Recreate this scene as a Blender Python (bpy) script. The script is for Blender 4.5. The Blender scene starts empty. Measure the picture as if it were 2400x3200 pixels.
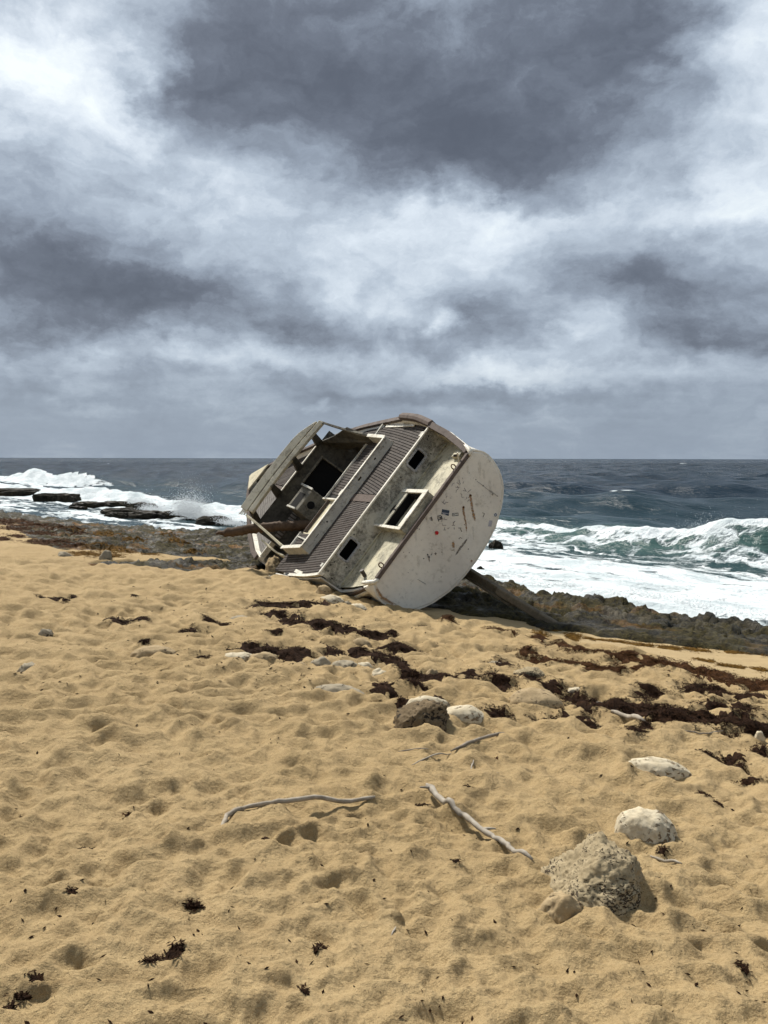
import bpy, math, random
import numpy as np
from mathutils import Vector, Matrix

random.seed(7)
rng = np.random.default_rng(11)
SC = bpy.context.scene
COL = SC.collection
RAD = math.radians

# ------------------------------------------------------------------ camera
EYE = 3.2            # metres above the sea
FPX = 2590.0         # focal length in pixels of the 2400 x 3200 photograph
PITCH = math.atan(167.5 / FPX)
cam_d = bpy.data.cameras.new('camera')
cam_d.sensor_fit = 'VERTICAL'
cam_d.sensor_height = 36.0
cam_d.lens = 36.0 * FPX / 3200.0
cam_d.clip_start = 0.05
cam_d.clip_end = 60000
cam = bpy.data.objects.new('camera', cam_d)
cam.location = (0, 0, EYE)
cam.rotation_euler = (Matrix.Rotation(math.pi / 2 - PITCH, 3, 'X') @ Matrix.Rotation(RAD(0.12), 3, 'Z')).to_euler()
COL.objects.link(cam)
SC.camera = cam

# ------------------------------------------------------------------ exposure, sun
SC.view_settings.view_transform = 'Standard'
SC.view_settings.look = 'None'
SC.view_settings.exposure = 0.52
SC.view_settings.gamma = 1.0
SC.cycles.max_bounces = 5
SC.cycles.diffuse_bounces = 2
SC.cycles.glossy_bounces = 2
SC.cycles.transparent_max_bounces = 6
SC.cycles.use_adaptive_sampling = True
SC.cycles.adaptive_threshold = 0.03
SUN_AZ = RAD(-32)     # from straight ahead, negative to the left
SUN_EL = RAD(52)
sun_d = bpy.data.lights.new('sun', 'SUN')
sun_d.energy = 5.0
sun_d.angle = RAD(6.0)
sun_d.color = (1.0, 0.95, 0.87)
sun = bpy.data.objects.new('sun', sun_d)
sdir = Vector((math.sin(SUN_AZ) * math.cos(SUN_EL), math.cos(SUN_AZ) * math.cos(SUN_EL), math.sin(SUN_EL)))
sun.rotation_euler = sdir.to_track_quat('Z', 'Y').to_euler()
sun.location = (-20, 40, 60)
COL.objects.link(sun)

# ------------------------------------------------------------------ node helper
class NT:
    def __init__(s, tree):
        s.t = tree; s.n = tree.nodes; s.l = tree.links
    def put(s, sock, v):
        if v is None: return
        if isinstance(v, bpy.types.NodeSocket): s.l.new(v, sock)
        else:
            try: sock.default_value = v
            except Exception:
                sock.default_value = (*v, 1.0)
    def node(s, typ, ins=None, **props):
        nd = s.n.new(typ)
        for k, v in props.items(): setattr(nd, k, v)
        for k, v in (ins or {}).items(): s.put(nd.inputs[k], v)
        return nd
    def math(s, op, a, b=None, c=None, clamp=False):
        nd = s.n.new('ShaderNodeMath'); nd.operation = op; nd.use_clamp = clamp
        s.put(nd.inputs[0], a); s.put(nd.inputs[1], b); s.put(nd.inputs[2], c)
        return nd.outputs[0]
    def vmath(s, op, a, b=None, c=None):
        nd = s.n.new('ShaderNodeVectorMath'); nd.operation = op
        s.put(nd.inputs[0], a); s.put(nd.inputs[1], b)
        if c is not None: s.put(nd.inputs[2], c)
        return nd.outputs['Value'] if op in ('LENGTH', 'DOT_PRODUCT', 'DISTANCE') else nd.outputs[0]
    def scale(s, a, k):
        nd = s.n.new('ShaderNodeVectorMath'); nd.operation = 'SCALE'
        s.put(nd.inputs[0], a); s.put(nd.inputs['Scale'], k); return nd.outputs[0]
    def noise(s, vec, scale, detail=4, rough=0.5, dist=0.0, out='Fac', lac=2.0):
        nd = s.n.new('ShaderNodeTexNoise')
        s.put(nd.inputs['Vector'], vec); s.put(nd.inputs['Scale'], scale); s.put(nd.inputs['Detail'], detail)
        s.put(nd.inputs['Roughness'], rough); s.put(nd.inputs['Distortion'], dist); s.put(nd.inputs['Lacunarity'], lac)
        return nd.outputs[out]
    def voro(s, vec, scale, feature='F1', out='Distance', rand=1.0):
        nd = s.n.new('ShaderNodeTexVoronoi'); nd.feature = feature
        s.put(nd.inputs['Vector'], vec); s.put(nd.inputs['Scale'], scale); s.put(nd.inputs['Randomness'], rand)
        return nd.outputs[out]
    def rng(s, v, a, b, c=0.0, d=1.0, mode='LINEAR'):
        nd = s.n.new('ShaderNodeMapRange'); nd.interpolation_type = mode
        s.put(nd.inputs[0], v); s.put(nd.inputs[1], a); s.put(nd.inputs[2], b); s.put(nd.inputs[3], c); s.put(nd.inputs[4], d)
        return nd.outputs[0]
    def ramp(s, v, stops, interp='LINEAR'):
        nd = s.n.new('ShaderNodeValToRGB'); nd.color_ramp.interpolation = interp
        el = nd.color_ramp.elements
        while len(el) < len(stops): el.new(0.5)
        for e, (p, c) in zip(el, stops):
            e.position = p; e.color = (*c, 1.0) if len(c) == 3 else c
        s.put(nd.inputs[0], v); return nd.outputs[0]
    def mix(s, f, a, b, blend='MIX'):
        nd = s.n.new('ShaderNodeMix'); nd.data_type = 'RGBA'; nd.blend_type = blend
        s.put(nd.inputs[0], f); s.put(nd.inputs[6], a if isinstance(a, bpy.types.NodeSocket) else (*a, 1.0))
        s.put(nd.inputs[7], b if isinstance(b, bpy.types.NodeSocket) else (*b, 1.0))
        return nd.outputs[2]
    def comb(s, x, y, z):
        nd = s.n.new('ShaderNodeCombineXYZ'); s.put(nd.inputs[0], x); s.put(nd.inputs[1], y); s.put(nd.inputs[2], z); return nd.outputs[0]
    def sep(s, v):
        nd = s.n.new('ShaderNodeSeparateXYZ'); s.put(nd.inputs[0], v); return nd.outputs
    def obj(s): return s.n.new('ShaderNodeTexCoord').outputs['Object']
    def pos(s): return s.n.new('ShaderNodeNewGeometry').outputs['Position']
    def attr(s, name, out='Fac'):
        nd = s.n.new('ShaderNodeAttribute'); nd.attribute_name = name; return nd.outputs[out]
    def rand(s): return s.n.new('ShaderNodeObjectInfo').outputs['Random']
    def bump(s, h, strength=0.5, dist=0.02, normal=None):
        nd = s.n.new('ShaderNodeBump'); s.put(nd.inputs['Height'], h); s.put(nd.inputs['Strength'], strength)
        s.put(nd.inputs['Distance'], dist)
        if normal is not None: s.put(nd.inputs['Normal'], normal)
        return nd.outputs[0]

def material(name):
    m = bpy.data.materials.new(name); m.use_nodes = True
    t = NT(m.node_tree)
    b = m.node_tree.nodes['Principled BSDF']
    return m, t, b

# ------------------------------------------------------------------ pixel -> direction
_cp, _sp = math.cos(PITCH), math.sin(PITCH)
CF = np.array([0, _cp, -_sp]); CU = np.array([0, _sp, _cp]); CR = np.array([1.0, 0, 0])
CE = np.array([0, 0, EYE])
def pray(px, py):
    return CF + CR * (px - 1200) / FPX - CU * (py - 1600) / FPX
def azel(px, py):
    d = pray(px, py); d = d / np.linalg.norm(d)
    return math.atan2(d[0], d[1]), math.asin(d[2])

# ------------------------------------------------------------------ world: daylight sky under broken storm cloud
def make_world():
    w = bpy.data.worlds.new('World'); SC.world = w; w.use_nodes = True
    t = NT(w.node_tree)
    for n in list(t.n): t.n.remove(n)
    d = t.node('ShaderNodeTexCoord').outputs['Generated']
    x, y, z = t.sep(d)
    az = t.math('ARCTAN2', x, y)
    el = t.math('ARCSINE', z)
    zc = t.math('MAXIMUM', z, 0.0)
    inv = t.math('DIVIDE', 1.0, t.math('ADD', zc, 0.16))
    q = t.comb(t.math('MULTIPLY', x, inv), t.math('MULTIPLY', y, inv), 0.0)
    # domain warp of the cloud-bank layout
    sph = t.comb(az, t.math('MULTIPLY', el, 1.5), 3.0)
    wv = t.noise(sph, 4.6, 7, 0.60, 0.0, 'Color')
    wv = t.vmath('SUBTRACT', wv, (0.5, 0.5, 0.5))
    warp = t.vmath('MULTIPLY', wv, (0.30, 0.19, 0.0))
    ae = t.vmath('ADD', t.comb(az, el, 0.0), warp)
    w2 = t.vmath('SUBTRACT', t.noise(sph, 11.0, 5, 0.6, 0.0, 'Color'), (0.5, 0.5, 0.5))
    ae2 = t.vmath('ADD', t.comb(az, el, 0.0), t.vmath('ADD', t.scale(warp, .22), t.vmath('MULTIPLY', w2, (.16, .075, 0.0))))
    P = lambda px, py: azel(px * 1.4467, py * 1.4467)
    # cloud banks: centre (in the photograph's sky), half sizes, darkening (-) or brightening (+)
    banks = [(880, 60, 640, 300, -.42), (860, 250, 520, 190, -.34), (1150, 340, 330, 140, -.30), (1330, 100, 260, 220, -.22),
             (520, 110, 260, 200, -.24), (950, 330, 360, 110, -.20), (760, 30, 260, 60, .08),
             (90, 130, 330, 210, .52), (330, 235, 170, 110, .30), (10, 300, 260, 60, .16), (470, 420, 260, 120, .14),
             (60, 400, 230, 90, -.12), (110, 570, 420, 110, -.42), (330, 640, 350, 80, -.36), (50, 690, 300, 60, -.26),
             (870, 540, 500, 130, .34), (1000, 480, 260, 60, .12), (780, 640, 300, 70, .14),
             (1590, 130, 240, 280, .40), (1640, 400, 220, 100, .34), (1350, 470, 260, 50, .20),
             (1480, 620, 340, 120, -.44), (1560, 740, 300, 70, -.34), (1120, 720, 170, 70, -.24), (1230, 560, 180, 60, -.08),
             (650, 705, 320, 60, -.14), (965, 710, 60, 34, .34), (1245, 690, 130, 50, .20), (880, 690, 130, 40, .14),
             (560, 770, 420, 36, .26), (1150, 812, 430, 36, .28), (720, 790, 240, 24, .10), (1000, 862, 420, 24, -.30), (640, 840, 150, 24, -.10),
             (60, 860, 180, 50, -.12), (180, 882, 110, 20, .22), (705, 886, 50, 20, .34), (530, 890, 110, 14, .08), (1280, 905, 220, 12, .08), (1050, 905,120,12,.07)]
    tot = None
    for cx, cy, rx, ry, amp in banks:
        a, e = P(cx, cy)
        a2, _ = P(cx + rx, cy); a1, _ = P(cx - rx, cy)
        _, e2 = P(cx, cy - ry); _, e1 = P(cx, cy + ry)
        ha, he = max((a2 - a1) / 2, .01), max((e2 - e1) / 2, .005)
        v = t.vmath('MULTIPLY_ADD', ae2 if ry < 60 else ae, (1 / ha, 1 / he, 0), (-a / ha, -e / he, 0))
        r = t.rng(t.vmath('LENGTH', v), 0.10, 1.18, amp * (.80 if amp > 0 else .80), 0.0, 'SMOOTHSTEP')
        tot = r if tot is None else t.math('ADD', tot, r)
    # billows; the second sample is shifted toward the light so that their lit sides show
    q3 = t.vmath('ADD', q, t.scale(wv, 0.55))
    n1 = t.noise(q3, 1.25, 6, 0.54)
    n1b = t.noise(t.vmath('ADD', q3, (0.05, -0.07, 0.0)), 1.25, 6, 0.54)
    n2 = t.noise(q3, 0.45, 3, 0.5)
    sp2 = t.vmath('ADD', sph, t.scale(wv, 0.22))
    n3 = t.noise(sp2, 8.0, 7, 0.60)
    n3b = t.noise(t.vmath('ADD', sp2, (0.006, -0.022, 0.0)), 8.0, 7, 0.60)
    n4 = t.noise(t.vmath('ADD', sp2, (5.0, 2.0, 1.0)), 3.4, 8, 0.62, 0.35)
    L = t.math('ADD', 0.525, tot)
    L = t.math('ADD', L, t.math('MULTIPLY', t.math('SUBTRACT', n1, 0.5), 0.34))
    L = t.math('ADD', L, t.math('MULTIPLY', t.math('SUBTRACT', n2, 0.5), 0.24))
    L = t.math('ADD', L, t.math('MULTIPLY', t.math('SUBTRACT', n3, 0.5), 0.40))
    L = t.math('ADD', L, t.math('MULTIPLY', t.math('SUBTRACT', n1, n1b), 0.22))
    L = t.math('ADD', L, t.math('MULTIPLY', t.math('SUBTRACT', n3b, n3), 0.80))
    L = t.math('ADD', L, t.math('MULTIPLY', t.math('SUBTRACT', n4, 0.5), 0.60))
    L = t.math('MINIMUM', t.math('SMOOTH_MAX', L, 0.02, 0.25), 1.0)
    cloud = t.ramp(L, [(0.0, (.080, .094, .124)), (0.20, (.146, .170, .215)), (0.42, (.280, .330, .403)), (0.62, (.445, .515, .60)), (0.82, (.665, .735, .805)), (1.0, (.87, .93, .935))])
    sky = t.node('ShaderNodeTexSky', sky_type='NISHITA', sun_disc=False, sun_elevation=SUN_EL, sun_rotation=SUN_AZ,
                 air_density=1.0, dust_density=2.0, ozone_density=1.0)
    # low band of grey-blue air under the cloud base
    low = t.rng(el, 0.012, 0.135, 1.0, 0.0, 'SMOOTHSTEP')
    air = t.ramp(t.math('ADD', t.math('MULTIPLY', n3, 0.35), t.math('MULTIPLY', L, 0.65)),
                 [(0.0, (.205, .250, .315)), (0.5, (.268, .322, .395)), (0.72, (.37, .43, .50)), (1.0, (.54, .60, .67))])
    colr = t.mix(t.math('MULTIPLY', low, 0.93), cloud, air)
    bg1 = t.node('ShaderNodeBackground', {'Color': colr, 'Strength': 0.80})
    bg2 = t.node('ShaderNodeBackground', {'Color': sky.outputs[0], 'Strength': 0.08})
    # thin places in the cloud let the blue sky through
    thin = t.rng(L, 0.60, 1.0, 0.03, 0.14)
    mx = t.node('ShaderNodeMixShader', {0: thin, 1: bg1.outputs[0], 2: bg2.outputs[0]})
    out = t.node('ShaderNodeOutputWorld', {'Surface': mx.outputs[0]})
    w.cycles.sampling_method = 'MANUAL'; w.cycles.sample_map_resolution = 512
make_world()

# ------------------------------------------------------------------ numpy noise
_perm = np.random.default_rng(5).permutation(256)
_perm = np.concatenate([_perm, _perm, _perm])
_g2 = np.stack([np.cos(np.arange(256) * 2.39996), np.sin(np.arange(256) * 2.39996)], -1)
def pnoise(x, y, seed=0):
    x = np.asarray(x, float) + seed * 17.37; y = np.asarray(y, float) - seed * 9.71
    xi = np.floor(x).astype(int); yi = np.floor(y).astype(int)
    xf = x - xi; yf = y - yi
    xi &= 255; yi &= 255
    u = xf * xf * xf * (xf * (xf * 6 - 15) + 10); v = yf * yf * yf * (yf * (yf * 6 - 15) + 10)
    def g(i, j, dx, dy):
        h = _perm[_perm[(xi + i) & 255] + ((yi + j) & 255)]
        return _g2[h, 0] * dx + _g2[h, 1] * dy
    a = g(0, 0, xf, yf); b = g(1, 0, xf - 1, yf); c = g(0, 1, xf, yf - 1); d = g(1, 1, xf - 1, yf - 1)
    return (a + u * (b - a) + v * (c - a) + u * v * (a - b - c + d)) * 1.5
def fbm(x, y, octs=4, seed=0, gain=0.5, lac=2.03):
    s = 0; a = 1.0; f = 1.0
    for o in range(octs):
        s = s + a * pnoise(x * f, y * f, seed + o * 3); a *= gain; f *= lac
    return s
def ridged(x, y, octs=4, seed=0, gain=0.5):
    s = 0; a = 1.0; f = 1.0
    for o in range(octs):
        s = s + a * (1 - np.abs(pnoise(x * f, y * f, seed + o * 5)) * 1.6); a *= gain; f *= 2.07
    return s
def pnoise3(p, seed=0):
    x, y, z = p[:, 0], p[:, 1], p[:, 2]
    zi = np.floor(z); zf = z - zi; w = zf * zf * (3 - 2 * zf)
    a = np.zeros(len(p)); 
    n0 = pnoise(x + zi * 31.7, y - zi * 13.3, seed); n1 = pnoise(x + (zi + 1) * 31.7, y - (zi + 1) * 13.3, seed)
    return n0 * (1 - w) + n1 * w
def fbm3(p, octs=4, seed=0, gain=0.5):
    s = 0; a = 1.0; f = 1.0
    for o in range(octs):
        s = s + a * pnoise3(p * f, seed + o * 7); a *= gain; f *= 2.03
    return s
def sstep(v, a, b):
    q = np.clip((v - a) / (b - a), 0, 1); return q * q * (3 - 2 * q)

# ------------------------------------------------------------------ object helpers
def tag(o, label=None, cat=None, group=None, kind=None):
    if label: o['label'] = label
    if cat: o['category'] = cat
    if group: o['group'] = group
    if kind: o['kind'] = kind
    return o
def link(name, me, mat=None, parent=None):
    o = bpy.data.objects.new(name, me)
    if mat: me.materials.append(mat)
    COL.objects.link(o)
    if parent: o.parent = parent
    return o
def mesh(name, verts, faces, mat=None, parent=None, smooth=False):
    me = bpy.data.meshes.new(name)
    me.from_pydata([tuple(v) for v in verts], [], [tuple(f) for f in faces])
    me.update()
    if smooth: me.polygons.foreach_set('use_smooth', [True] * len(me.polygons))
    return link(name, me, mat, parent)
def big_mesh(name, V, Q, mat, smooth=True, attrs=None):
    me = bpy.data.meshes.new(name)
    n = Q.shape[1]
    me.vertices.add(len(V)); me.vertices.foreach_set('co', V.astype(np.float32).ravel())
    me.loops.add(Q.size); me.loops.foreach_set('vertex_index', Q.astype(np.int32).ravel())
    me.polygons.add(len(Q)); me.polygons.foreach_set('loop_start', np.arange(0, Q.size, n, dtype=np.int32))
    me.polygons.foreach_set('use_smooth', np.full(len(Q), smooth))
    me.update(calc_edges=True)
    for k, v in (attrs or {}).items():
        a = me.attributes.new(k, 'FLOAT', 'POINT'); a.data.foreach_set('value', v.astype(np.float32).ravel())
    return link(name, me, mat)
def gridquads(nr, nc):
    i = np.arange(nr - 1)[:, None] * nc + np.arange(nc - 1)[None, :]
    i = i.ravel()
    return np.stack([i, i + 1, i + nc + 1, i + nc], -1)

# ------------------------------------------------------------------ terrain: cross-shore s, along-shore t
NS = np.array([0.747, 0.665])
def st(x, y): return NS[0] * x + NS[1] * y, -NS[1] * x + NS[0] * y
def sand_base(x, y):
    s, t = st(x, y)
    z = 1.6 - 0.095 * s
    z = np.where(s < 0, 1.6 - 0.095 * s - 0.0, z)
    z = np.minimum(z, 3.2)
    # low scarp to the smooth lower beach on the right of the wreck
    edge = 9.75 + 0.35 * fbm(t * 0.35, t * 0 + 3.1, 3, 4)
    right = sstep(13.5 - t, 0, 2.5)
    z = z - right * 0.10 * sstep(s - edge, -0.15, 0.35)
    # sand banked up along the low side of the wreck
    z = z + 0.20 * np.exp(-(((x + 1.9) / 1.3) ** 2 + ((y - 15.6) / 1.1) ** 2))
    z = z + 0.10 * np.exp(-(((x + 3.2) / 1.5) ** 2 + ((y - 18.6) / 1.6) ** 2))
    z = z + 0.05 * fbm(x * 0.22, y * 0.22, 3, 8) * np.clip(s / 6 + 0.4, 0, 1)
    return z
_TT = np.geomspace(1.0, 260.0, 420)
def at(px, py, dz=0.0, fn=None):
    """where the line of sight through a pixel meets the ground"""
    fn = fn or sand_base
    d = pray(px, py)
    def first(T):
        P = CE + d * T[:, None]
        h = P[:, 2] - (fn(P[:, 0], P[:, 1]) + dz)
        k = np.nonzero(h < 0)[0]
        return k[0] if len(k) else None
    k = first(_TT)
    if k is None: return Vector(CE + d * 60)
    T = np.linspace(_TT[max(k - 1, 0)], _TT[k], 48); j = first(T)
    return Vector(CE + d * T[j if j is not None else -1])
def atz(px, py, z):
    d = pray(px, py); k = (z - EYE) / d[2]
    return Vector(CE + d * k)
def depth_at(px, py, dep):
    return Vector(CE + pray(px, py) * dep)

# ================================================================== THE SAND
def mat_sand():
    m, t, b = material('sand')
    p = t.pos()
    big = t.noise(p, 0.55, 4, 0.55)
    med = t.noise(p, 7.0, 5, 0.68)
    fine = t.noise(p, 130.0, 3, 0.7)
    vfine = t.noise(p, 300.0, 2, 0.7)
    c = t.mix(t.rng(big, .3, .7), (.300, .214, .102), (.368, .270, .138))
    c = t.mix(t.rng(med, .42, .70, 0, .60), c, (.225, .153, .072))
    c = t.mix(t.rng(fine, .35, .8, 0, .55), c, (.42, .318, .170))
    c = t.mix(t.rng(vfine, .52, .68, 0, .75), c, (.15, .10, .05))
    crumb = t.noise(p, 55.0, 5, 0.7)
    c = t.mix(t.rng(crumb, .48, .70, 0, .55), c, (.19, .132, .064))
    # wetter, smoother sand on the lower beach
    wet = t.attr('wet')
    c = t.mix(t.math('MULTIPLY', wet, 0.35), c, (.30, .235, .135))
    dp = t.math('MULTIPLY', t.attr('print_dark'), t.rng(t.noise(p, 14, 5, .7), .38, .62, .15, 1))  # darker tone on the floors of some prints
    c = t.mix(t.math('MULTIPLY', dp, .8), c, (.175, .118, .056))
    sp = t.voro(p, 55.0, 'F1'); spm = t.noise(p, 9.0, 2)
    speck = t.math('MULTIPLY', t.rng(sp, .10, .14, 1, 0), t.rng(spm, .55, .62))
    c = t.mix(speck, c, (.06, .035, .02))
    t.put(b.inputs['Base Color'], c)
    b.inputs['Roughness'].default_value = 0.95
    b.inputs['Specular IOR Level'].default_value = 0.15
    h = t.math('ADD', t.math('MULTIPLY', t.noise(p, 24.0, 6, 0.66), 1.0), t.math('MULTIPLY', crumb, 0.5))
    h = t.math('MULTIPLY', h, t.rng(wet, 0, 1, 1.0, 0.3))
    t.put(b.inputs['Normal'], t.bump(h, 1.0, 0.024))
    return m

# where the sand gives way to rock, and rock to water, read along the shore
def curve_st(pix, fn):
    q = [fn(px, py) for px, py in pix]
    a = sorted((st(v.x, v.y)[1], st(v.x, v.y)[0]) for v in q)
    return np.array([k[0] for k in a]), np.array([k[1] for k in a])
SB_T, SB_S = curve_st([(2600, 2070), (2400, 2042), (2100, 2008), (1750, 1962), (1500, 1922), (1380, 1902), (1150, 1860), (900, 1790),
                       (757, 1756), (530, 1772), (434, 1768), (231, 1757), (150, 1716), (0, 1640), (-200, 1610)], at)
SW_T, SW_S = curve_st([(2650, 1975), (2400, 1938), (2200, 1910), (2000, 1885), (1850, 1858), (1700, 1838), (1600, 1815), (1480, 1800),
                       (699, 1660), (482, 1650), (337, 1640), (193, 1626), (0, 1596), (-200, 1575)], lambda a, b: atz(a, b, 0.25))
def build_sand():
    rr = np.concatenate([np.geomspace(0.6, 1.7, 24)[:-1], np.geomspace(1.7, 32, 800)[:-1], np.geomspace(32, 160, 40)])
    th = np.concatenate([np.linspace(-180, -42, 60)[:-1], np.linspace(-42, 42, 680)[:-1], np.linspace(42, 180, 60)])
    th = np.radians(th)
    nr, nc = len(rr), len(th)
    R, T = np.meshgrid(rr, th, indexing='ij')
    X = R * np.sin(T); Y = R * np.cos(T)
    s, t = st(X, Y)
    Z = sand_base(X, Y)
    edge = 9.75 + 0.35 * fbm(t * 0.35, t * 0 + 3.1, 3, 4)
    right = sstep(13.5 - t, 0, 2.5)
    wet = right * sstep(s - edge, -0.1, 0.4)
    Z = Z - 0.45 * sstep(s - np.interp(t, SB_T, SB_S), 0.0, 1.2)
    rough = (1 - 0.85 * wet) * np.clip((34 - R) / 8, 0, 1)
    # trampled relief
    wx = X + 0.25 * fbm(X * 1.3, Y * 1.3, 3, 21); wy = Y + 0.25 * fbm(X * 1.3, Y * 1.3, 3, 33)
    rel = 0.034 * fbm(wx * 1.4, wy * 1.4, 3, 40) + 0.022 * fbm(wx * 3.2, wy * 3.2, 2, 50) \
        + 0.006 * fbm(wx * 9, wy * 9, 3, 60, .6) + 0.0022 * fbm(X * 34, Y * 34, 3, 71, .6)
    rel += -0.050 * np.clip(ridged(wx * 1.3, wy * 2.3, 2, 80) - 1.05, 0, 1) - 0.030 * np.clip(ridged(wx * 3.3, wy * 5.0, 2, 85) - 1.05, 0, 1)
    amp = np.interp(R, [2, 4, 7, 12, 20], [.9, 1.05, 1.6, 2.2, 2.2])
    rel = rel * amp * .55
    # the whole beach is trodden: hollows side by side, meeting in soft crests
    gd = np.random.default_rng(31); dent = np.full_like(X, .014)
    for k in range(9500):
        r0 = math.sqrt(gd.uniform(1.6 ** 2, 19.0 ** 2)) if k > 2200 else gd.uniform(1.5, 6.0); a0 = math.radians(gd.uniform(-37, 37)); cx, cy = r0 * math.sin(a0), r0 * math.cos(a0)
        L_, W_, D_ = gd.uniform(.11, .22), gd.uniform(.06, .115), gd.uniform(.018, .046) * np.interp(r0, [2, 6, 12], [1.15, 1.35, 1.7])
        if k % 5 == 0: L_ *= .5; W_ *= .6; D_ *= .7
        m = L_ * 1.5
        i0, i1 = np.searchsorted(rr, [r0 - m, r0 + m]); j0, j1 = np.searchsorted(th, [a0 - m / r0, a0 + m / r0])
        if i1 - i0 < 2 or j1 - j0 < 2: continue
        a = gd.normal(0.3 if cx < .6 else 2.7, .65); ca, sa = math.cos(a), math.sin(a)
        xs = X[i0:i1, j0:j1] - cx; ys = Y[i0:i1, j0:j1] - cy
        q = ((xs * ca + ys * sa) / L_) ** 2 + ((-xs * sa + ys * ca) / W_) ** 2 + .5 * pnoise(xs * 7 + cx * 9, ys * 7 + cy * 9, 6)
        dent[i0:i1, j0:j1] = np.minimum(dent[i0:i1, j0:j1], D_ * (q - 1))
    for _ in range(2):
        dent[1:-1] = .25 * dent[:-2] + .5 * dent[1:-1] + .25 * dent[2:]
        dent[:, 1:-1] = .25 * dent[:, :-2] + .5 * dent[:, 1:-1] + .25 * dent[:, 2:]
    rel = rel + dent * (1.55 + .5 * fbm(X * .5, Y * .5, 2, 44))
    # heel and sole prints
    g = np.random.default_rng(3)
    print_dark = np.zeros_like(X)
    def stamp(cx, cy, a, L, W, D):
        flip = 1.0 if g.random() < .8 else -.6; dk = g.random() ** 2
        r0 = math.hypot(cx, cy); t0 = math.atan2(cx, cy); m = L * 1.5
        if r0 - m < 0.7: return
        i0, i1 = np.searchsorted(rr, [r0 - m, r0 + m]); j0, j1 = np.searchsorted(th, [t0 - m / r0, t0 + m / r0])
        if i1 - i0 < 2 or j1 - j0 < 2: return
        xs = X[i0:i1, j0:j1] - cx; ys = Y[i0:i1, j0:j1] - cy
        ca, sa = math.cos(a), math.sin(a)
        u = (xs * ca + ys * sa) / L; v = (-xs * sa + ys * ca) / W
        v = v * (1.0 + 0.25 * np.sin(u * 2.2)) 
        d = np.sqrt(u * u + v * v) + 0.22 * pnoise(xs * 9 + cx * 7, ys * 9 + cy * 5, 3)
        D = D * float(np.interp(r0, [2, 4, 7, 14], [.55, .75, 1.3, 1.9]))
        m_ = 1 - sstep(d, 0.58, 1.0); rim = np.exp(-((d - 1.12) / 0.17) ** 2)
        away = (xs * cx + ys * cy) / r0 / max(W, .5 * L)          # toes dig in: one wall steep, the other gentle
        old = rel[i0:i1, j0:j1]; floor = old[old.shape[0] // 2, old.shape[1] // 2] * .4 - D * (.62 + .5 * np.clip(away, -1, 1) * flip)
        rel[i0:i1, j0:j1] = old * (1 - m_) + m_ * (floor + .12 * D * pnoise(xs * 30, ys * 30, 4))
        print_dark[i0:i1, j0:j1] = print_dark[i0:i1, j0:j1] * (1 - m_) + m_ * dk
        new = rel[i0:i1, j0:j1]; rel[i0:i1, j0:j1] = new + rim * np.clip(.012 - new, 0, .3 * D)
    for k in range(120):
        r0 = 1.8 * (24 / 1.8) ** (g.random() ** 0.60); a0 = math.radians(g.uniform(-36, 36))
        cx, cy = r0 * math.sin(a0), r0 * math.cos(a0)
        kind = g.random()
        a = g.normal(0.25 if cx < .8 else 2.6, 0.6)
        if kind < .6: stamp(cx, cy, a, g.uniform(.12, .18), g.uniform(.05, .075), g.uniform(.020, .050))
        elif kind < .85: stamp(cx, cy, a, g.uniform(.05, .10), g.uniform(.035, .06), g.uniform(.012, .032))
        elif kind > .95: stamp(cx, cy, a, g.uniform(.35, .8), g.uniform(.014, .024), g.uniform(.012, .020))
        else: stamp(cx, cy, a, g.uniform(.22, .50), g.uniform(.025, .05), g.uniform(.018, .034))
    for _ in range(1):      # loose sand slumps
        rel[1:-1] = .25 * rel[:-2] + .5 * rel[1:-1] + .25 * rel[2:]
        rel[:, 1:-1] = .25 * rel[:, :-2] + .5 * rel[:, 1:-1] + .25 * rel[:, 2:]
    rel += 0.006 * fbm(X * 16, Y * 16, 3, 91, .6) + 0.0030 * fbm(X * 45, Y * 45, 2, 95, .6)
    Z = Z + rel * rough
    V = np.stack([X, Y, Z], -1).reshape(-1, 3)
    o = big_mesh('sand', V, gridquads(nr, nc), mat_sand(), True, {'wet': wet, 'print_dark': print_dark})
    tag(o, 'trampled golden sand of the beach', 'sand', kind='structure')
    return rr, th, Z
SR, ST_, SZ = build_sand()
def ground_many(x, y):
    """height of the finished sand surface"""
    r = np.hypot(x, y); a = np.arctan2(x, y)
    i = np.clip(np.searchsorted(SR, r), 1, len(SR) - 1); j = np.clip(np.searchsorted(ST_, a), 1, len(ST_) - 1)
    u = (r - SR[i - 1]) / (SR[i] - SR[i - 1]); v = (a - ST_[j - 1]) / (ST_[j] - ST_[j - 1])
    return (SZ[i - 1, j - 1] * (1 - u) + SZ[i, j - 1] * u) * (1 - v) + (SZ[i - 1, j] * (1 - u) + SZ[i, j] * u) * v
def ground(x, y): return float(ground_many(np.array([x]), np.array([y]))[0])

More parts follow.
